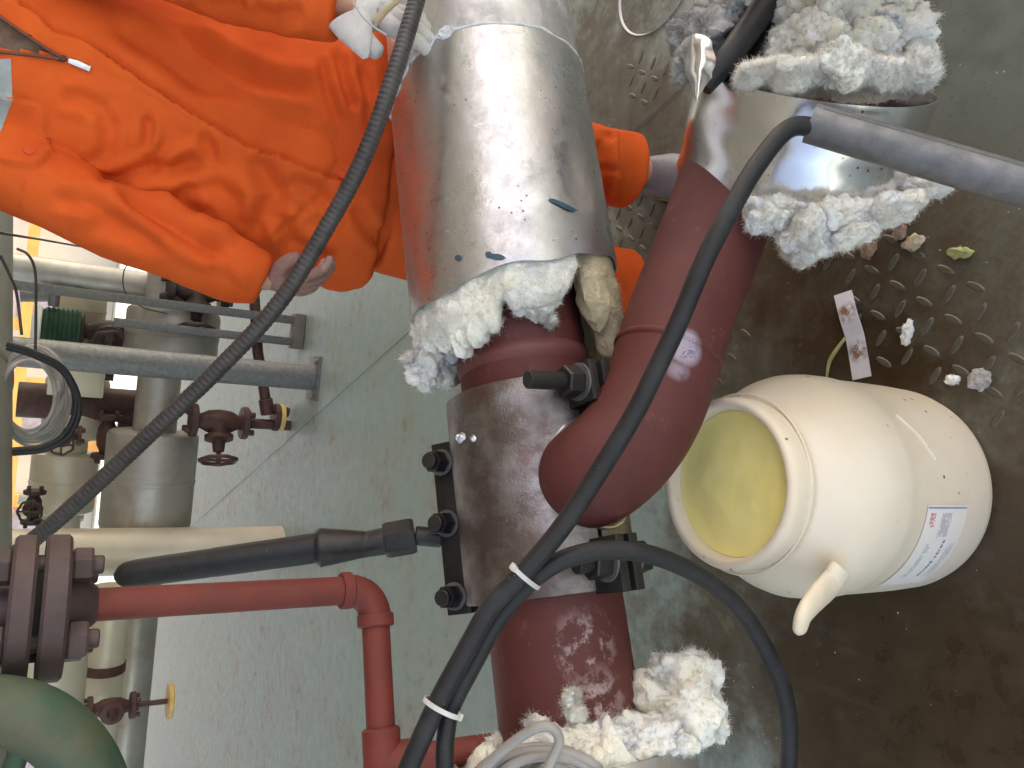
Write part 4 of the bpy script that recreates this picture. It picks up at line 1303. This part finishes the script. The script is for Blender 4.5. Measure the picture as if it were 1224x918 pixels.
# face, hair and helmet (above the frame)
fwd = Vector((-.25, -1, -.25)).normalized()
mb = MB(); cyl(mb, head + fwd * .085 + Vector((0, 0, .035)), head + fwd * .112 + Vector((0, 0, .01)), .009, 12, .002, .013); obj('nose', mb, M['skin'], pr)
sidev = fwd.cross(Vector((0, 0, 1))).normalized()
for e in (-1, 1):
    mb = MB(); wool_blob(mb, head + fwd * .086 + sidev * (.032 * e) + Vector((0, 0, .042)), (sidev, fwd, Vector((0, 0, 1))), (.012, .006, .006), 2, amp=0, sub=2, fib=0); obj('eye', mb, M['hair'], pr)
    mb = MB(); wool_blob(mb, head + sidev * (.085 * e) + Vector((0, 0, .02)), (sidev, fwd, Vector((0, 0, 1))), (.01, .022, .033), 2, amp=.1, sub=3, fib=0); obj('ear', mb, M['skin'], pr)
mb = MB(); wool_blob(mb, head + fwd * .09 + Vector((0, 0, -.03)), (sidev, fwd, Vector((0, 0, 1))), (.024, .005, .007), 2, amp=0, sub=2, fib=0); obj('mouth', mb, M['glovepink'], pr)
mb = MB(); lathe(mb, head + Vector((0, 0, .06)), (0, 0, 1), [(.135, -.004), (.135, 0), (.112, .004), (.108, .05), (.085, .095), (.04, .12), (0, .124)], 40); obj('hard_hat', mb, M['orangepaint'], pr)

# jacket
mb = MB()
tp = [neck.lerp(chest, -.05), neck.lerp(chest, .35), neck.lerp(chest, .65), chest, chest.lerp(waist, .5), waist, waist.lerp(hem, .5), hem.lerp(waist, .12), hem]
loft(mb, tp, [.075, .15, .185, .19, .215, .235, .265, .285, .27], [.075, .10, .125, .135, .135, .14, .15, .155, .15], LAT)
def sleeve_pts(a, b, c): return [a, a.lerp(b, .35), a.lerp(b, .7), b, b.lerp(c, .3), b.lerp(c, .6), b.lerp(c, .88), c]
loft(mb, sleeve_pts(shR, elR, wrR - fR * .0), [.085, .075, .066, .060, .064, .062, .056, .046], [.085, .078, .07, .062, .062, .060, .054, .044], LAT, 28)
loft(mb, sleeve_pts(shL, elL, wrL - fL * .004), [.085, .08, .078, .078, .076, .072, .066, .058], [.085, .078, .07, .066, .064, .06, .056, .05], LAT, 28)
jme = voxel_union('jacket', mb, .0062, 5)
FOLDS = [
    ([(-10, -8), (20, 7), (62, 41), (103, 53), (137, 76), (165, 97), (213, 128), (254, 152), (295, 176), (329, 187), (377, 207), (420, 222)], 'step', .012, 5),
    ([(100, 76), (150, 104), (205, 135), (250, 158)], 'seam', .003, 3),
    ([(288, 117), (343, 144), (400, 163)], 'seam', .0045, 3.5),
    ([(175, 202), (205, 203), (247, 190)], 'crease', .011, 8),
    ([(177, 137), (178, 160), (174, 180)], 'crease', .007, 5),
    ([(238, 160), (252, 178), (252, 195)], 'crease', .007, 6),
    ([(110, 218), (150, 212), (178, 200), (205, 165)], 'crease', .008, 7),
    ([(134, 222), (192, 262), (240, 292), (275, 306)], 'crease', .012, 8),
    ([(395, 151), (405, 192), (377, 240), (302, 302)], 'seam', .005, 4),
    ([(410, 140), (404, 170), (412, 215), (412, 300)], 'seam', .004, 4),
    ([(300, 185), (330, 230), (300, 285)], 'crease', .009, 10),
    ([(250, 215), (280, 240), (290, 275)], 'crease', .006, 8),
    ([(330, 250), (350, 290), (400, 315)], 'crease', .008, 8),
    ([(420, 245), (440, 275), (470, 300)], 'crease', .007, 7),
    ([(215, 40), (260, 75), (320, 100), (380, 112)], 'crease', .009, 9),
    ([(130, 30), (180, 60), (240, 100), (290, 112)], 'crease', .008, 10),
    ([(400, 60), (412, 100), (425, 135)], 'crease', .008, 6), ([(385, 70), (392, 110), (408, 150)], 'crease', .006, 6), ([(430, 80), (440, 120), (445, 160)], 'crease', .006, 6),
    ([(110, 262), (160, 275), (200, 300)], 'crease', .007, 8), ([(60, 235), (110, 245), (150, 262)], 'crease', .005, 7), ([(250, 315), (270, 330), (290, 352)], 'crease', .004, 6),
    ([(20, 262), (26, 235), (28, 215)], 'seam', .003, 3), ([(85, 285), (88, 258), (84, 235)], 'seam', .003, 3),
    ([(0, 112), (30, 120), (54, 127), (57, 160), (61, 185), (46, 200), (20, 197), (-10, 190)], 'step', .0055, 4),
    ([(120, 130), (132, 150), (128, 180), (110, 200)], 'crease', .005, 8), ([(70, 115), (100, 118), (130, 132)], 'crease', .006, 7),
    ([(230, 215), (215, 240), (240, 262)], 'crease', .006, 9), ([(345, 215), (375, 225), (395, 250)], 'crease', .006, 7),
    ([(300, 8), (330, 20), (365, 10)], 'crease', .006, 8), ([(225, -5), (260, 6), (300, 4)], 'crease', .006, 8),
]
FOLDS = [(p, k, a * (1.7 if k == 'crease' else 1.2), w * (1.2 if k == 'crease' else 1)) for p, k, a, w in FOLDS]
X, Y, FR = cloth_detail(jme, FOLDS, .007, 11)
# open collar: the faces inside the V belong to the shirt underneath
def in_poly(xs_, ys_, poly):
    c = np.zeros(len(xs_), bool)
    for i in range(len(poly)):
        (x0, y0), (x1, y1) = poly[i - 1], poly[i]
        hit = ((y0 > ys_) != (y1 > ys_)) & (xs_ < (x1 - x0) * (ys_ - y0) / (y1 - y0 + 1e-12) + x0)
        c ^= hit
    return c
VP = [(-120, -40), (0, 20), (28, 40), (55, 58), (78, 70), (40, 66), (0, 62), (-120, 50)]
jb = BVHTree.FromPolygons([v.co.copy() for v in jme.vertices], [tuple(p.vertices) for p in jme.polygons])
inv = in_poly(X, Y, VP) & (FR > .2)
shirt = split_faces(jme, inv, 'undershirt')
jk = obj_me('jacket', jme, M['orange'], pr, sharp=180)
so = obj_me('undershirt', shirt, M['shirt'], pr, sharp=180)
for v in shirt.vertices: v.co = v.co + F * .014
def on_jacket(x, y, off=.0012):
    d = D(x, y).normalized()
    h = jb.ray_cast(C, d)
    return (h[0] - d * off, h[1]) if h[0] else (P(x, y, 1.45), -F)
def cloth_patch(name, poly, m, parent, off=.0015, k=10):
    """small flat piece sewn on the jacket: bilinear grid between four corners"""
    (a, b, c, d) = poly
    vs, fs = [], []
    for i in range(k + 1):
        for j in range(k + 1):
            s, t = i / k, j / k
            x = (a[0] * (1 - s) + b[0] * s) * (1 - t) + (d[0] * (1 - s) + c[0] * s) * t
            y = (a[1] * (1 - s) + b[1] * s) * (1 - t) + (d[1] * (1 - s) + c[1] * s) * t
            vs.append(on_jacket(x, y, off)[0])
    for i in range(k):
        for j in range(k): fs.append((i * (k + 1) + j, (i + 1) * (k + 1) + j, (i + 1) * (k + 1) + j + 1, i * (k + 1) + j + 1))
    return obj(name, MB().add(vs, fs), m, parent)
cloth_patch('reflective_band', [(-40, 72), (13, 70), (15, 120), (-40, 120)], M['greyband'], jk)
cloth_patch('reflective_band', [(-40, 122), (15, 120), (1, 157), (-40, 160)], M['greyband'], jk)
for (x, y, r) in ((35, 181, .0085), (409, 209, .0075)):
    p, nrm = on_jacket(x, y, 0)
    if nrm.dot(F) > 0: nrm = -nrm
    mb = MB(); cyl(mb, p - nrm * .001, p + nrm * .003, r, 20, .0012); obj('button', mb, M['orange_in'], jk)
zp = [on_jacket(x, y, .004)[0] for x, y in ((82, 72), (92, 75), (108, 82))]
mb = MB(); sweep(mb, zp, [.0045, .0062, .0058], 10, flat=.4, hint=R); obj('zip_pull', mb, M['bright'], jk)
p_ = on_jacket(74, 70, .003)[0]
mb = MB(); wool_blob(mb, p_, CAMAX, (.009, .006, .004), 1, amp=.05, sub=2, fib=0); obj('zip_slider', mb, M['darkvalve'], jk)
zl = [on_jacket(x, y, .003)[0] for x, y in ((-10, 14), (0, 20), (28, 40), (55, 58), (74, 69))]
mb = MB(); sweep(mb, zl, .003, 6); sweep(mb, [on_jacket(x, y, .003)[0] for x, y in ((-10, 61), (0, 62), (40, 66), (74, 71))], .003, 6); obj('zip_teeth', mb, mat('brown_zip', (.16, .05, .025), rough=.6), jk)
# trousers
mb = MB()
wst = pel.lerp(waist, .25)
loft(mb, [wst, pel, pel.lerp(hip1.lerp(hip2, .5), 1) - Vector((0, 0, .06))], [.17, .185, .17], [.125, .135, .125], LAT)
def leg(h, k, a): return [h + Vector((0, 0, .02)), h.lerp(k, .5), k, k.lerp(a, .4), k.lerp(a, .75), a + Vector((0, 0, .035)), a + Vector((0, 0, .0))]
for h, k, a in ((hip1, kn1, ank1), (hip2, kn2, ank2)):
    loft(mb, leg(h, k, a), [.115, .108, .096, .092, .090, .092, .096], [.115, .108, .098, .09, .086, .086, .088], LAT, 32)
tme = voxel_union('trousers', mb, .0068, 4)
cloth_detail(tme, [([(712, 168), (722, 200), (725, 240)], 'crease', .02, 7), ([(733, 160), (731, 200), (728, 250)], 'step', -.010, 3), ([(708, 195), (722, 205), (735, 200)], 'crease', .008, 5), ([(700, 225), (712, 235), (728, 232)], 'crease', .008, 5)], .006, 5)
obj_me('trousers', tme, M['orange'], pr, sharp=180)
# boots
for a, t_ in ((ank1, toe1), (ank2, toe2)):
    d = (t_ - a); d.z = 0; d.normalize()
    s = Vector((-d.y, d.x, 0))
    base = Vector((a.x, a.y, 0))
    mb = MB()
    loft(mb, [base + Vector((0, 0, .20)), base + Vector((0, 0, .12)), base + d * .01 + Vector((0, 0, .075)), base + d * .04 + Vector((0, 0, .055))], [.052, .05, .05, .048], [.052, .055, .06, .05], s, 24)
    loft(mb, [base - d * .075 + Vector((0, 0, .05)), base - d * .05 + Vector((0, 0, .055)), base + d * .03 + Vector((0, 0, .062)), base + d * .10 + Vector((0, 0, .056)), base + d * .155 + Vector((0, 0, .048)), base + d * .185 + Vector((0, 0, .04))],
         [.03, .044, .05, .057, .052, .03], [.03, .045, .052, .042, .034, .02], s, 24)
    b = obj_me('boot', voxel_union('boot', mb, .006, 4), M['boot'], pr, sharp=180)
    mb = MB(); ol_ = []
    for k in range(36):
        q = 2 * pi * k / 36
        ol_.append(base + d * (.055 + .137 * math.cos(q)) + s * ((.053 + .006 * math.cos(q)) * math.sin(q)))
    vs = [p + Vector((0, 0, .005)) for p in ol_] + [p + Vector((0, 0, .026)) for p in ol_]
    mb.add(vs, [tuple(range(36))[::-1], tuple(range(36, 72))] + [(k, (k + 1) % 36, 36 + (k + 1) % 36, 36 + k) for k in range(36)])
    obj('sole', mb, M['sole'], b)
# gloves
gv, gr_, ge = hand_graph(wrL - fL * .005, fL, sL, nL, (.35, .4, .42, .45), 1.08, .0128)
gv.append(wrL - fL * .045); gr_.append((.031, .029)); ge.append((0, len(gv) - 1))
gl = obj_me('glove', skinned('glove', gv, gr_, ge, 0), M['glove'], pr, label='white cotton work glove')
mb = MB()
loft(mb, [P(417, 22, 1.262), P(425, 38, 1.258), P(432, 54, 1.258), P(437, 70, 1.262)], [.036, .030, .019, .005], [.016, .014, .010, .003], -U, 24)
obj('glove_cuff_tail', mb, M['glove'], gl)
mb = MB(); sweep(mb, catmull([P(422, 2, 1.235), P(432, 18, 1.232), P(444, 30, 1.238), P(462, 42, 1.25)], 6), .0016, 6); obj('seam', mb, M['inkgrey'], gl)
mb = MB(); sweep(mb, [P(484, -6, 1.222), P(462, 12, 1.222), P(449, 26, 1.224)], [.004, .005, .0062], 8, flat=.45); obj('wooden_tag', mb, M['sole'], gl)
gv, gr_, ge = hand_graph(wrR - fR * .002, fR, sR, nR, (.5, .55, .6, .62), .98, .0112)
gv.append(wrR - fR * .03); gr_.append((.033, .030)); ge.append((0, len(gv) - 1))
g2 = skinned('glove', gv, gr_, ge, 0)
obj_me('glove', g2, M['glovepink'], pr, label='brown-pink soiled knitted glove')
#PERSON_END
# ------------------------------------------------------------------ background pipework
def hline(x, y, Y, dx): return W(x, y, Y) + Vector((dx, 0, 0))
# near grey pipe along the left edge
nb = thing('overhead_pipe', 'large grey clad pipe along the left edge of the view', 'pipe')
e0, e1 = W(20, 240, 3.0) + Vector((0, 0, .26)), W(20, 660, 2.15) + Vector((0, 0, .26))
ed = (e1 - e0).normalized()
mb = MB(); cyl(mb, e0 - ed * 2.5, e1 + ed * 2.0, .25, 64); obj('cladding', mb, M['greyclad'], nb)
mb = MB(); lathe(mb, e0.lerp(e1, .6), ed, [(.25, -.02), (.2535, -.015), (.2535, .015), (.25, .02)], 64); obj('band', mb, M['greyclad'], nb)

def insul_run(name, label, Y, z, dia, x0, x1, bodies, m, mbody, group=None):
    t = thing(name, label, 'pipe', group=group)
    mb = MB(); cyl(mb, (x0, Y, z), (x1, Y, z), dia / 2, 40); obj('cladding', mb, m, t)
    for (b0, b1, r, dz) in bodies:
        L = b1 - b0
        mb = MB(); lathe(mb, (b0, Y, z + dz), (1, 0, 0), [(dia * .48, -.001), (r - .03, 0), (r - .008, .012), (r, .035), (r, L - .035), (r - .008, L - .012), (r - .03, L), (dia * .48, L + .001)], 48)
        o = obj('valve_cover', mb, mbody, t)
        mb = MB(); lathe(mb, (b0 + L * .5, Y, z + dz), (1, 0, 0), [(r - .001, -.012), (r + .004, -.01), (r + .004, .01), (r - .001, .012)], 48); obj('strap', mb, mbody, o)
    return t
def bw(x, ya, yb, Y): 
    a, b = W(x, ya, Y).x, W(x, yb, Y).x
    return min(a, b), max(a, b)
YA = 5.2
zA = W(188, 480, YA).z
xs = lambda y, x=188, Y=YA: W(x, y, Y).x
insul_run('clad_pipe', 'grey-brown clad pipe with two fat valve covers, right of the steel post', YA, zA, .25, -3.5, xs(250),
          [(xs(432, 195), xs(368, 195), .27, -.05), (xs(632), xs(515), .26, 0)], M['clad'], M['clad'])
YB = 5.7
zB = W(85, 480, YB).z
xb = lambda y, x=88, Y=YB: W(x, y, Y).x
insul_run('cream_pipe', 'cream clad pipe with two drum shaped valve covers behind the cable coil', YB, zB, .24, xb(660), xb(330),
          [(xb(524), xb(450), .185, -.03), (xb(612), xb(540), .19, .0), (xb(395), xb(345), .15, 0)], M['cream'], M['cream'])
# lower left pair of clad pipes beyond the red riser
YC = 4.6
zC = W(122, 820, YC).z
insul_run('clad_pipe', 'cream clad low pipe behind the small brown valve at lower left', YC, zC, .2, W(122, 1000, YC).x, W(122, 702, YC).x, [], M['cream'], M['cream'])
zD = W(62, 800, 4.2).z
insul_run('clad_pipe', 'short cream clad pipe end beside the dark flange', 4.2, zD, .30, W(62, 842, 4.2).x, W(62, 755, 4.2).x, [], M['cream'], M['cream'])
mb = MB(); p = Vector((W(122, 797, YC).x, YC, zC)); lathe(mb, p, (1, 0, 0), [(.1, -.025), (.106, -.025), (.106, .025), (.1, .025)], 40)
tag(obj('pipe_strap', mb, M['brown']), 'brown strap round the cream low pipe', 'strap')
# vertical pipes
def vpipe(name, label, x, y, Y, dia, z0, z1, m, cat='pipe', cap=True):
    p = W(x, y, Y)
    t = thing(name, label, cat)
    mb = MB(); cyl(mb, (p.x, Y, z0), (p.x, Y, z1), dia / 2, 40); obj('shaft', mb, m, t)
    return t, p
vpipe('vertical_pipe', 'thick cream vertical pipe standing behind the wrench grip', 200, 658, 4.9, .27, 0, 3.2, M['cream'])
vpipe('vertical_pipe', 'silver-grey vertical pipe beside the orange jacket', 90, 330, 5.35, .17, zA, 3.2, M['clad'])
# galvanised post with base plate
pp = G(376, 452)
t = thing('steel_post', 'galvanised round post on a floor plate in front of the clad pipes', 'post')
mb = MB(); cyl(mb, (pp.x, pp.y, .008), (pp.x, pp.y, 3.2), .074, 32); obj('shaft', mb, M['galv'], t)
mb = MB(); box(mb, (pp.x, pp.y, .006), XYZ, (.26, .22, .012), .002); obj('base_plate', mb, M['galv'], t)
for dx in (-.1, .1):
    mb = MB(); hexnut(mb, (pp.x + dx, pp.y - .07, .012), (pp.x + dx, pp.y - .07, .03), .015); obj('nut', mb, M['galv'], t, sharp=25)
p2 = G(362, 394)
t = thing('twin_rail_support', 'pair of thin steel rails rising from one foot block beside the orange jacket', 'rail')
ra, rb = W(352, 383, p2.y), W(352, 409, p2.y)
for q, zz in ((ra, 3.2), (rb, zA + .3)):
    mb = MB(); box(mb, (q.x, p2.y, zz / 2 + .03), XYZ, (.05, .05, zz - .06), .004); obj('rail', mb, M['galv'], t)
mb = MB(); box(mb, ((ra.x + rb.x) / 2, p2.y, .035), XYZ, (.22, .12, .062), .006); obj('foot_block', mb, mat('foot_block_paint', (.17, .14, .11), rough=.7), t)

# valves
def valve(name, label, c, axis, up, s, m, wheel=True, group='valves on the far pipes'):
    """gate valve: flanged body along axis, bonnet and handwheel along up"""
    t = thing(name, label, 'valve', c, group)
    c = Vector(c); a = Vector(axis).normalized(); u = Vector(up); u = (u - a * u.dot(a)).normalized()
    mb = MB()
    lathe(mb, c, a, [(0, -.11 * s), (.034 * s, -.11 * s), (.034 * s, -.08 * s), (.05 * s, -.05 * s), (.056 * s, 0), (.05 * s, .05 * s), (.034 * s, .08 * s), (.034 * s, .11 * s), (0, .11 * s)], 24)
    obj('body', mb, m, t)
    for e in (-1, 1):
        mb = MB(); cyl(mb, c + a * (e * .095 * s), c + a * (e * .125 * s), .075 * s, 24, .004 * s); f = obj('flange', mb, m, t)
        _, q1, q2 = frame(a)
        for k in range(4):
            o = (q1 * math.cos(pi / 4 + k * pi / 2) + q2 * math.sin(pi / 4 + k * pi / 2)) * .056 * s
            mb = MB(); hexnut(mb, c + a * (e * .126 * s) + o, c + a * (e * .148 * s) + o, .014 * s); obj('nut', mb, m, f, sharp=25)
    mb = MB(); lathe(mb, c, u, [(.05 * s, .02 * s), (.045 * s, .06 * s), (.062 * s, .065 * s), (.062 * s, .085 * s), (.03 * s, .09 * s), (.024 * s, .14 * s), (.01 * s, .145 * s), (.01 * s, .2 * s), (0, .2 * s)], 20)
    obj('bonnet', mb, m, t)
    if wheel:
        hc = c + u * .18 * s
        _, q1, q2 = frame(u)
        mb = MB(); sweep(mb, [hc + (q1 * math.cos(2 * pi * k / 28) + q2 * math.sin(2 * pi * k / 28)) * (.075 * s + .004 * s * math.cos(7 * 2 * pi * k / 28)) for k in range(28)], .009 * s, 8, closed=True)
        for k in range(4):
            d = q1 * math.cos(k * pi / 2) + q2 * math.sin(k * pi / 2)
            sweep(mb, [hc, hc + d * .075 * s], .007 * s, 6)
        obj('handwheel', mb, m, t)
    return t
Z = Vector((0, 0, 1))
YV = 4.95
v1 = W(262, 504, YV)
valve('gate_valve', 'brown gate valve on the drain above the yellow faced flange', v1, Z, (-1, -.4, 0), 1.35, M['brown'])
t = thing('floor_drain', 'red drain pipes ending in a yellow faced flange low over the floor', 'drain pipe')
fz = W(350, 500, YV)
mb = MB(); cyl(mb, (v1.x, YV, v1.z - .15), (v1.x, YV, fz.z), .032, 20); obj('pipe', mb, M['brown'], t)
q0, q1, q2_, q3 = W(303, 340, YV), W(308, 420, YV), W(319, 488, YV), W(345, 493, YV)
mb = MB(); sweep(mb, [q0, q1, q2_], .033, 20); sweep(mb, [q2_, q3], .031, 20); cyl(mb, q2_ - (q2_ - q1).normalized() * .06, q2_ + (q2_ - q1).normalized() * .04, .044, 20, .005); obj('pipe', mb, M['brown'], t)
mb = MB(); fz.z = max(fz.z, .012); cyl(mb, fz + Z * .10, fz + Z * .065, .088, 32, .004); obj('flange', mb, M['brown'], t)
mb = MB(); cyl(mb, fz + Z * .064, fz + Z * .035, .084, 32, .004); obj('flange_face', mb, M['yellowring'], t)
v2 = W(236, 348, 5.0)
valve('gate_valve', 'dark gate valve half hidden by the orange sleeve', v2, Z, (-1, -.3, 0), 1.35, M['darkvalve'])
valve('gate_valve', 'dark gate valve tucked between the green drum and the clad pipe', W(130, 398, 5.45), Z, (-.4, -1, 0), 1.45, M['darkvalve'])
valve('gate_valve', 'rusty valve between the two lower valve covers', W(128, 522, 5.4), (1, 0, 0), (0, -.5, -1), 1.1, M['brown'])
v4 = W(133, 846, 4.35)
valve('gate_valve', 'small rusty valve at lower left with a long stem', v4, Z, (0, -1, 0), .9, M['brown'], wheel=False)
t = thing('valve_stem', 'thin rusty stem with a tan disc below the small rusty valve', 'valve stem')
f4 = W(200, 838, 4.35)
mb = MB(); cyl(mb, v4 - Z * .1, (v4.x, 4.35, f4.z), .014, 14); obj('stem', mb, M['brown'], t)
mb = MB(); cyl(mb, (v4.x, 4.35, f4.z), (v4.x, 4.35, f4.z - .025), .09, 28, .005); obj('disc', mb, M['yellowring'], t)
# green drum shaped actuator
ga = W(73, 392, 5.3)
t = thing('green_actuator', 'dark green ribbed drum with a white cap beside the clad valve cover', 'actuator')
mb = MB(); pr = [(0, -.1), (.1, -.1)]
for k in range(8): pr += [(.12, -.095 + k * .024), (.112, -.083 + k * .024)]
pr += [(.1, .1), (0, .1)]
lathe(mb, ga, Z, pr, 28); obj('body', mb, M['dkgreen'], t)
mb = MB(); cyl(mb, ga + Z * .1, ga + Z * .15, .115, 28, .006); obj('cap', mb, M['whitewall'], t)
mb = MB(); cyl(mb, ga + Z * .05 + Vector((.12, -.05, 0)), ga + Z * .05 + Vector((.2, -.05, 0)), .03, 16, .004); obj('knob', mb, M['galv'], t)
# red-brown cross pipe
mb = MB(); p = W(130, 484, 5.6); cyl(mb, (p.x, 5.6, p.z - .35), (p.x, 5.6, p.z + .5), .11, 28)
tag(obj('brown_pipe', mb, M['brown']), 'short brown pipe seen in the bright gap between the clad pipes', 'pipe')
# coils of cable hanging on the overhead pipe
t = thing('hanging_cable_coil', 'bundle of thin grey cable loops hanging at the left edge', 'cable coil')
for k in range(7):
    cx, cy = 34 + k * 1.2, 474 + random.uniform(-3, 3)
    rx, ry = 38 + k * 2.4 - random.random() * 3, 42 + k * 3
    mb = MB(); sweep(mb, [W(cx + rx * .85 * math.cos(2 * pi * i / 40), cy + ry * math.sin(2 * pi * i / 40), 2.38 + .012 * k + .01 * math.sin(i * .7 + k)) for i in range(40)], .0055, 8, closed=True)
    obj('loop', mb, M['greycable'], t)
t = thing('black_cable_loop', 'pair of black cable loops hanging in front of the cream valve covers', 'cable')
for k, r in enumerate((0, 4)):
    mb = MB(); sweep(mb, catmull([W(8, 415 - r, 2.3), W(40, 425 - r, 2.3), W(76, 445 - r, 2.3), W(91 + r, 482, 2.3), W(80 + r, 515 + r, 2.3), W(55, 533 + r, 2.3), W(15, 538 + r, 2.3)], 8), .0072, 10); obj('loop', mb, M['rubber'], t)
for (pts, lb) in (([W(-20, 275, 2.2), W(22, 282, 2.4), W(70, 290, 3.2), W(165, 307, 5.0)], 'thin dark wire crossing the bright gap under the sleeve'),
                  ([W(20, 297, 2.4), W(34, 305, 2.4), W(42, 325, 2.4), W(43, 365, 2.4), W(42, 430, 2.4)], 'thin grey wire bending down along the left pipe'),
                  ([W(160, 305, 4.9), W(148, 325, 4.9), W(150, 350, 4.9), W(170, 367, 4.9), W(200, 375, 4.9)], 'dark wire loop round the neck of the clad pipe'),
                  ([W(0, 305, 2.2), W(12, 330, 2.22), W(20, 352, 2.24), W(26, 400, 2.2)], 'dark wire hugging the overhead grey pipe')):
    mb = MB(); sweep(mb, catmull(pts, 8), .0035, 8); tag(obj('wire', mb, M['hose']), lb, 'wire')
# smaller pipes and fittings crowded between the clad runs
for (xa, ya, xb_, yb, Y, r, m, lb) in ((22, 596, 108, 604, 5.9, .035, 'whitewall', 'thin white pipe at far left just above the dark flange'),
                                       (22, 614, 100, 618, 5.95, .03, 'cream', 'thin cream pipe tight under the thin white pipe'),
                                       (142, 502, 172, 506, 5.6, .075, 'brown', 'short rusty pipe stub between the stacked valve covers'),
                                       (24, 352, 150, 352, 6.2, .05, 'galv', 'thin galvanised pipe above the green drum'),
                                       (118, 388, 150, 440, 6.1, .045, 'brown', 'slanting rusty pipe behind the dark valve wheel')):
    a_, b_ = W(xa, ya, Y), W(xb_, yb, Y)
    mb = MB(); cyl(mb, a_, b_, r, 20, .003); tag(obj('small_pipe', mb, M[m]), lb, 'pipe', 'small pipes among the clad runs')
valve('gate_valve', 'small dark valve low beside the cable coil', W(40, 606, 5.3), (1, 0, 0), (0, -1, .1), .8, M['darkvalve'])
valve('gate_valve', 'small rusty valve under the black cable loop', W(74, 520, 5.2), Z, (-.3, -1, 0), .8, M['brown'])
jb_ = W(92, 448, 5.4)
t = thing('junction_box', 'cream junction box on the pipes behind the cable coil', 'junction box', jb_)
mb = MB(); box(mb, jb_, XYZ, (.26, .14, .3), .012); obj('case', mb, M['cream'], t)
mb = MB(); box(mb, jb_ + Vector((0, -.076, 0)), XYZ, (.22, .012, .26), .004); obj('lid', mb, M['cream'], t)
mb = MB(); cyl(mb, jb_ + Vector((0, 0, -.15)), jb_ + Vector((0, 0, -.2)), .022, 14); obj('cable_gland', mb, M['darkvalve'], t)
# sunlit building beyond
bd = thing('far_building', 'sunlit white wall with orange columns beyond the pipework', 'building')
mb = MB(); box(mb, (0, 24, 2.5), XYZ, (50, .3, 5)); obj('wall', mb, M['whitewall'], bd, smooth=False)
for i in range(-10, 16):
    mb = MB(); box(mb, (i * 1.5 + .3, 23.3, 2.2), XYZ, (.32, .3, 4.4)); obj('column', mb, M['orangepaint'], bd, smooth=False)
for i in range(-5, 8):
    mb = MB(); box(mb, (i * 3.0 + .9, 23.7, 1.4), XYZ, (1.2, .1, 1.6)); obj('panel', mb, M['bluewall'], bd, smooth=False)
mb = MB(); box(mb, (0, 23.1, 1.95), XYZ, (44, .1, .25)); obj('beam', mb, M['orangepaint'], bd, smooth=False)
